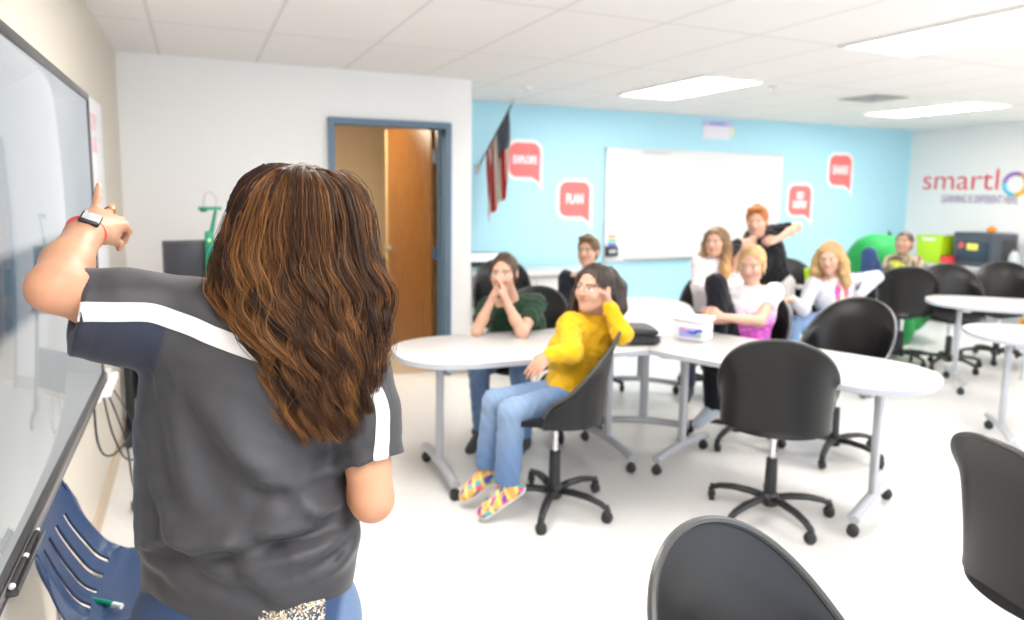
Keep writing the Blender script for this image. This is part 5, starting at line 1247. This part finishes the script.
    # shoes
    for hp, kn, an in legs:
        s0 = an + B_ * .05; s0[2] = .045; s1 = an - B_ * .15; s1[2] = .04
        so = blob('shoe', [Cone(s0, s1, .040, .037, .02, cut=[(V3((0, 0, .012)), (0, 0, -1))]), Cone(an - Z_ * .02, s0 - B_ * .05, .044, .04, .02, cut=[(an - Z_ * .005, Z_)])], .006, M_SHOE, t, R0, solid((.05, .05, .055)))
        blob('sole', [Cone(s0, s1, .043, .040, .01, cut=[(V3((0, 0, .0)), (0, 0, -1)), (V3((0, 0, .024)), Z_)])], .006, M_CLOTH, so, R0, solid((.70, .68, .64)))
    # watch, bracelet, ring
    up_w = -unit(pn - (pn @ fore) * fore); lat = np.cross(fore, up_w); wc = wL - fore * .022
    Rw = Matrix((Vector(lat), Vector(fore), Vector(up_w))).transposed().to_4x4()
    wt = MB(); ring = [(.0305 * cos(a), 0, .0275 * sin(a)) for a in np.linspace(0, 2 * pi, 41)]
    Mw = Matrix.Translation(Vector(wc - R0)) @ Rw
    vs, fs = [], []
    for (x, _, z) in ring[:-1]:
        for y, k in ((-.010, 1.), (.010, 1.), (.010, 1.07), (-.010, 1.07)): vs.append((x * k, y, z * k))
    for i in range(40):
        for j in range(4): fs.append([i * 4 + j, i * 4 + (j + 1) % 4, ((i + 1) % 40) * 4 + (j + 1) % 4, ((i + 1) % 40) * 4 + j])
    band = MB().add(vs, fs, Mw).build('watch_band', mat('red_watch_band', (.70, .06, .045), .4), t)
    MB().box((0, 0, .0335), (.034, .040, .0095), .004, Mw, 3).build('watch_case', M_BLACK, band)
    MB().box((0, 0, .0386), (.027, .033, .0012), .0005, Mw).build('watch_face', mat('watch_glass', (.45, .45, .48), .08, coat=.5), band)
    bc = wL - fore * .006; Mb = Matrix.Translation(Vector(bc - R0)) @ Rw @ Euler((.18, .1, 0)).to_matrix().to_4x4()
    MB().tube([Mb @ Vector((.0315 * cos(a), 0, .0290 * sin(a))) for a in np.linspace(0, 2 * pi, 33)], .0026, 8, cap=False).build('bracelet', mat('red_cord', (.72, .05, .05), .5), t)
    s_ax = np.cross(hd, unit(pn - (pn @ hd) * hd)); s_ax = s_ax if s_ax @ side > 0 else -s_ax
    pnn = unit(pn - (pn @ hd) * hd); kn2 = wL + hd * .082 * (.98 - .05 * abs(2 - 1.2)) + s_ax * (.030 - .0195 * 2); a = -.22; dv = unit(hd * cos(a) + s_ax * sin(a)); rc_ = kn2 + dv * .022
    Mr = Matrix.Translation(Vector(rc_ - R0)) @ Vector(dv).to_track_quat('Y', 'Z').to_matrix().to_4x4()
    MB().tube([Mr @ Vector((.0092 * cos(q), 0, .0092 * sin(q))) for q in np.linspace(0, 2 * pi, 25)], .0016, 8, cap=False).build('ring', mat('gold', (.75, .50, .20), .2, metal=1.), t)
    # hair ----------------------------------------------------------------------------------------------
    SEC = np.array([(0.1240, 0.0326, 0.0084, .02, .05), (0.1156, 0.0294, 0.0456, .02, .075), (0.1005, 0.0287, 0.0752, .015, .098), (0.0703, 0.0300, 0.0997, .01, .118), (0.0283, 0.0263, 0.1191, .01, .128), (-0.0389, 0.0213, 0.1352, .02, .125),
                    (-0.0975, 0.0289, 0.1521, .03, .120), (-0.1644, 0.0467, 0.1335, .045, .110), (-0.2480, 0.0664, 0.1014, .055, .098), (-0.3151, 0.0648, 0.1000, .055, .090), (-0.3586, 0.0690, 0.0900, .055, .085)])
    zs = SEC[::-1, 0]
    def sec(z): return [np.interp(z, zs, SEC[::-1, i]) for i in range(1, 5)]
    hc = J['head']
    base = []
    for i in range(5, len(SEC) - 2):
        (z0, c0, h0, b0, d0), (z1, c1, h1, b1, d1) = SEC[i], SEC[i + 1]; k = .80 if i < 8 else .6
        base.append(Cone(hc + A_ * c0 + Z_ * z0 + B_ * b0, hc + A_ * c1 + Z_ * z1 + B_ * b1, h0 * k, h1 * k, .02, flat=(B_, .80)))
    base += [Ell(H_.P(0, -.10, .13), V3((.385, .455, .425)) * H_.s, H_.R, .02)]
    fcut = hc - B_ * .055
    for q in base: q.cut = [(fcut, -B_)]
    def hd_disp(x, y, z):
        P = np.stack([x, y, z], 1) - hc; th = np.arctan2(P @ A_ - .03, P @ B_ + .02); return .003 * np.sin(th * 22 + 3 * np.sin((P @ Z_) * 30)) + .002 * np.sin(th * 51 + (P @ Z_) * 40)
    hb = blob('hair', base, .006, mat('dark_brown_hair', (.022, .009, .0045), .7, spec=.15, bump=.5, bscale=200), t, R0, None, hd_disp)
    r = np.random.default_rng(5); NL, NS, NP = 230, 46, 46
    P0, RAD, sizes = [], [], []
    for li in range(NL):
        phi = r.uniform(-1.75, 1.75); rho = r.uniform(.80, 1.0) if r.random() < .72 else r.uniform(.5, .8)
        if li % 11 == 0: phi = r.choice([-1, 1]) * r.uniform(1.35, 1.75)
        top = hc + Z_ * (.112 + r.uniform(-.010, .006) - .012 * abs(math.tanh(phi * 1.2))) + A_ * (.032 + .040 * math.tanh(phi * 1.2) + r.normal(0, .008)) - B_ * r.uniform(-.055, .045)
        ztip = -.315 - .035 * r.random() + (.06 if abs(phi) > 1.2 else .0) * r.random()
        if r.random() < .12: ztip += .10
        wl, ph, ph2 = r.uniform(.095, .15), r.uniform(0, 6.28), r.uniform(0, 6.28); wa = r.uniform(.008, .016); tilt = r.uniform(-.35, .35)
        for si in range(NS):
            dp, dr = r.normal(0, .045), r.normal(0, .030); lt = ztip + abs(r.normal(0, .016)) ; st = r.normal(0, .25); sl = r.uniform(.0, 1.)
            u = np.linspace(0, 1, NP); zt = .112; z = zt + (lt - zt) * u ** 1.0
            spread = 1 + .7 * np.sin(u * pi * 2.2 + ph) * .5 - .35 * u ** 4
            p_ = phi + dp * spread + tilt * np.maximum(u - .45, 0) * .8; ro = rho + dr * spread
            cx_, hw, cb, dpth = sec(z)
            ez = smst(u, 0, .20)                           # leave the parting along the crown
            pa = cx_ + hw * ro * np.sin(p_) ; pb = cb + dpth * ro * np.cos(p_)
            q = hc[None] + A_[None] * pa[:, None] + B_[None] * pb[:, None] + Z_[None] * z[:, None]
            gr = smst(u, .10, .65); wv = 2 * pi * (zt - z) / wl + ph + st * .45
            tang = A_[None] * np.cos(p_)[:, None] - B_[None] * np.sin(p_)[:, None]; nrm = A_[None] * np.sin(p_)[:, None] + B_[None] * np.cos(p_)[:, None]
            q = q + tang * (wa * gr * np.sin(wv))[:, None] + nrm * (wa * .6 * gr * np.cos(wv + ph2 * .2))[:, None]
            fr = r.normal(0, .0022 + .004 * (r.random() < .06), 3); q = q + fr[None] * np.sin(u * pi * r.uniform(1, 3) + si)[:, None]
            w0 = smst(u, 0, .13)[:, None]; s0 = top + A_ * dp * .03 + B_ * dr * .2; q = q * w0 + (1 - w0) * (s0[None] + (q - s0[None]) * np.sqrt(np.maximum(u, 0) / .13).clip(0, 1)[:, None])
            P0.append(q - R0); RAD.append(np.full(NP, .00042) * (1 - .75 * smst(u, .8, 1.))); sizes.append(NP)
            if si == 0 and r.random() < .9:
                for _ in range(2):
                    fo = r.normal(0, .012, 3); P0.append(q - R0 + (fo[None] + nrm * abs(r.normal(0, .009))) * smst(u, .1, 1.)[:, None] * np.sin(u * r.uniform(2, 5) + .4)[:, None]); RAD.append(np.full(NP, .00028)); sizes.append(NP)
    hcv = bpy.data.hair_curves.new('hair_strands'); hcv.add_curves(sizes)
    P0 = np.concatenate(P0).astype(np.float32); hcv.attributes['position'].data.foreach_set('vector', P0.ravel())
    ra = hcv.attributes.get('radius') or hcv.attributes.new('radius', 'FLOAT', 'POINT'); ra.data.foreach_set('value', np.concatenate(RAD).astype(np.float32))
    la = hcv.attributes.new('tone', 'FLOAT', 'CURVE'); NC = len(sizes); lk = np.floor(np.linspace(0, NL - .001, NC)).astype(int); tone = r.uniform(0, 1, NL)[lk] * .72 + r.uniform(0, 1, NC) * .28; la.data.foreach_set('value', tone.astype(np.float32))
    m, nt, bs = nodes_of('wavy_brown_hair'); an = nt.nodes.new('ShaderNodeAttribute'); an.attribute_name = 'tone'; rp = nt.nodes.new('ShaderNodeValToRGB'); e = rp.color_ramp.elements
    e[0].position, e[0].color = .15, (.018, .0065, .003, 1); e[1].position, e[1].color = .90, (.30, .122, .032, 1); x = e.new(.55); x.color = (.080, .031, .0098, 1)
    nt.links.new(an.outputs['Fac'], rp.inputs[0]); nt.links.new(rp.outputs[0], bs.inputs['Base Color']); bs.inputs['Roughness'].default_value = .36; bs.inputs['Specular IOR Level'].default_value = .28
    ho = bpy.data.objects.new('hair_strands', hcv); COL.objects.link(ho); ho.parent = hb; hcv.materials.append(m)
    return t
build_presenter()
# ================================================================== counter and machines by the right wall
M_GREYC = mat('counter_grey', (.33, .35, .37), .45)
t = empty('grey_counter', (8.52, 5.45, 0)); tag(t, 'long grey counter along the white side wall carrying the dark machine', 'counter')
MB().box((0, 0, .695), (.66, 1.75, .03), .006).build('counter_top', mat('counter_top_grey', (.52, .53, .54), .4), t)
for k, y in enumerate((-.58, 0, .58)):
    c = MB().box((.02, y, .36), (.58, .56, .62), .006).build('cabinet', M_GREYC, t)
    MB().box((-.278, y, .37), (.016, .52, .56), .004).build('cabinet_door', M_GREYC, c); MB().tube([(-.295, y + .18, .55), (-.31, y + .18, .53), (-.31, y + .18, .43), (-.295, y + .18, .41)], .006, 8).build('door_pull', M_STEEL, c)
MB().box((.04, 0, .03), (.54, 1.72, .06)).build('plinth', M_BLACK, t)
t = empty('machine', (8.55, 5.42, .71)); tag(t, 'dark grey boxy machine with a yellow sticker on the side counter', 'machine')
M_MACH = mat('machine_slate', (.050, .062, .080), .4)
MB().box((0, 0, .20), (.44, .50, .40), .03, seg=3).build('machine_body', M_MACH, t)
MB().box((-.221, 0, .18), (.012, .38, .24), .004).build('front_window', mat('machine_window', (.03, .045, .07), .2), t)
MB().box((-.215, 0, .385), (.03, .46, .03), .008).build('top_lip', M_MACH, t)
MB().box((-.229, .0, .235), (.004, .13, .075), .02).build('yellow_sticker', mat('sticker_yellow', (.85, .72, .12), .5), t)
MB().prism([(0, 0), (.06, .03), (.05, .07), (.01, .09), (-.02, .04)], 0, .004, 0, T(-.231, .15, .20) @ T(rz=-pi / 2) @ T(rx=pi / 2)).build('red_mark', mat('mark_red', (.60, .10, .10), .5), t)
MB().box((.05, -.252, .2), (.26, .006, .26), .003).build('side_panel', M_BLACK, t)
t = empty('orange_ball', (8.52, 5.34, 1.11)); tag(t, 'small orange object sitting on top of the dark machine', 'ornament')
MB().sphere((0, 0, .035), (.05, .05, .036), 20).lathe([(.001, .06), (.014, .062), (.008, .085), (.001, .088)], 12).build('ornament_body', mat('orange_plastic', (.90, .27, .015), .45), t)
def bin_(name, label, cat, x, y, z, d, m, lidm=None, mk=None):
    t = empty(name, (x, y, z)); tag(t, label, cat)
    w, l, h = d; b = bmesh.new(); bmesh.ops.create_cube(b, size=1)
    for v in b.verts:
        k = 1. if v.co.z > 0 else .86; v.co = Vector((v.co.x * w * k, v.co.y * l * k, (v.co.z + .5) * h))
    top = [f for f in b.faces if f.calc_center_median().z > h * .99]; r = bmesh.ops.inset_individual(b, faces=top, thickness=.015); 
    for f in top:
        for v in f.verts: v.co.z -= h * .7
    bmesh.ops.bevel(b, geom=[e for e in b.edges], offset=.006, segments=2, affect='EDGES')
    MB().bm(b).build('bin_body', m, t); MB().box((-w * .5 - .004, 0, h * .86), (.014, l * .5, .03), .006).build('bin_handle', mk or m, t); return t
bin_('storage_bin', 'lime green plastic bin on the counter beside the corner', 'bin', 8.42, 5.93, .71, (.30, .34, .34), mat('lime_plastic', (.42, .66, .01), .4), mk=M_WPL)
t = empty('equipment_box', (8.62, 5.80, .71)); tag(t, 'black box standing between the lime bin and the dark machine', 'box')
MB().box((0, 0, .17), (.20, .22, .34), .012, seg=2).build('box_body', M_BLACK, t); MB().box((-.102, 0, .2), (.004, .14, .10), .001).build('box_panel', M_DARKG, t)
t = empty('small_box', (8.30, 5.69, .71)); tag(t, 'small red box on the counter in front of the black box', 'box')
MB().box((0, 0, .045), (.10, .12, .09), .008).build('box_body', mat('red_plastic', (.70, .03, .04), .4), t); MB().box((0, 0, .093), (.104, .124, .014), .004).build('box_lid', MATS['red_plastic'], t)
t = empty('drink_bottle', (8.36, 4.96, .71)); tag(t, 'pale grey bottle at the end of the counter beside the dark machine', 'bottle')
MB().lathe([(.001, 0), (.05, 0), (.055, .01), (.055, .16), (.04, .20), (.025, .22), (.001, .222)], 24).build('bottle_body', mat('frosted_grey', (.45, .48, .50), .3), t); MB().lathe([(.001, .215), (.028, .215), (.028, .25), (.001, .252)], 20).build('bottle_cap', M_DARKG, t)
# green beanbag
t = empty('beanbag', (6.80, 5.32, 0)); tag(t, 'big green beanbag lounger behind the camouflage top', 'beanbag')
blob('cushion', [Ell((6.80, 5.32, .34), (.44, .44, .34), None, .1), Ell((6.74, 5.40, .76), (.34, .33, .36), None, .15), Ell((6.27, 4.87, .24), (.25, .25, .25), None, .15)], .018, mat('green_fabric', (.005, .30, .06), .7, bump=.3, bscale=40), t, (6.80, 5.32, 0), None, lambda x, y, z: .008 * np.sin(x * 21 + 4 * np.sin(z * 9)) * np.sin(z * 17 + y * 11))
MB().tube([(.0, .03, 1.09), (.03, .04, 1.14), (.07, .05, 1.09)], .012, 8).build('carry_loop', mat('dark_green_webbing', (.003, .12, .03), .7), t)
# chair, little table and bin beyond the grey cardigan
CH['lone'] = chair('black chair behind the black hoodie, beside the lime green box', 5.05, 4.96, 235, 10)
t = empty('side_table', (5.42, 4.99, 0)); tag(t, 'small pale side table behind the grey cardigan', 'table')
MB().box((0, 0, .655), (.50, .40, .03), .008).build('tabletop', M_LAM, t)
for sx in (-1, 1):
    for sy in (-1, 1): MB().tube([(sx * .2, sy * .15, .64), (sx * .22, sy * .17, 0)], .014, 10).build('leg', M_SILVER, t)
bin_('storage_bin', 'small lime green box on the side table behind the grey cardigan', 'bin', 5.36, 4.92, .67, (.18, .20, .17), MATS['lime_plastic'])
# white work counter and screen on the left of the blue wall
t = empty('work_counter', (2.95, 6.36, 0)); tag(t, 'white counter against the blue wall behind the green T-shirt', 'counter')
MB().box((0, 0, .735), (1.70, .66, .03), .006).build('counter_top', M_LAM, t); MB().box((0, .02, .37), (1.62, .56, .70), .006).build('cabinet', M_WPL, t)
for x in (-.6, -.2, .2, .6): MB().box((x, -.266, .37), (.37, .016, .66), .004).build('cabinet_door', M_WPL, t)
t = empty('flat_monitor', (2.60, 6.42, .75), radians(-12)); tag(t, 'low black monitor with a blue screen on the white counter', 'monitor')
MB().box((0, 0, .105), (.42, .03, .15), .008, T(rx=-.25)).build('monitor_housing', M_BLACK, t); MB().box((0, -.017, .125), (.39, .004, .085), .001, T(rx=-.25)).build('monitor_screen', mat_emit('blue_screen_glow', (.10, .35, .62), .5), t)
MB().box((0, .04, .006), (.22, .14, .012), .004).build('monitor_stand', M_BLACK, t)
# orange chair behind the right-hand tables
sc_ = bpy.data.objects['school_chair']; oc = copy_tree(sc_); oc.location = (6.66, 3.50, 0); oc.rotation_euler = (0, 0, radians(205)); oc.scale = (1.25, 1.2, 1.28)
oc['label'] = 'orange plastic chair at the right edge behind the dark chair'; M_ORG = mat('orange_chair_plastic', (.86, .33, .012), .35)
for c in kids(oc):
    if c.name.startswith('seat_shell'): c.data = c.data.copy(); c.data.materials[0] = M_ORG
# ================================================================== light and view
w = bpy.data.worlds.new('daylight'); SC.world = w; w.use_nodes = True
bg = w.node_tree.nodes['Background']; bg.inputs[0].default_value = (.78, .89, 1., 1); bg.inputs[1].default_value = 1.6
SC.view_settings.view_transform = 'Standard'; SC.view_settings.look = 'None'; SC.view_settings.gamma = 1.; SC.view_settings.use_curve_mapping = False
SC.view_settings.exposure = .93
SC.cycles.use_denoising = True
SC.cycles.max_bounces = 8; SC.cycles.diffuse_bounces = 5; SC.cycles.glossy_bounces = 4
SC.cycles.sample_clamp_indirect = 8.
bpy.context.view_layer.update()
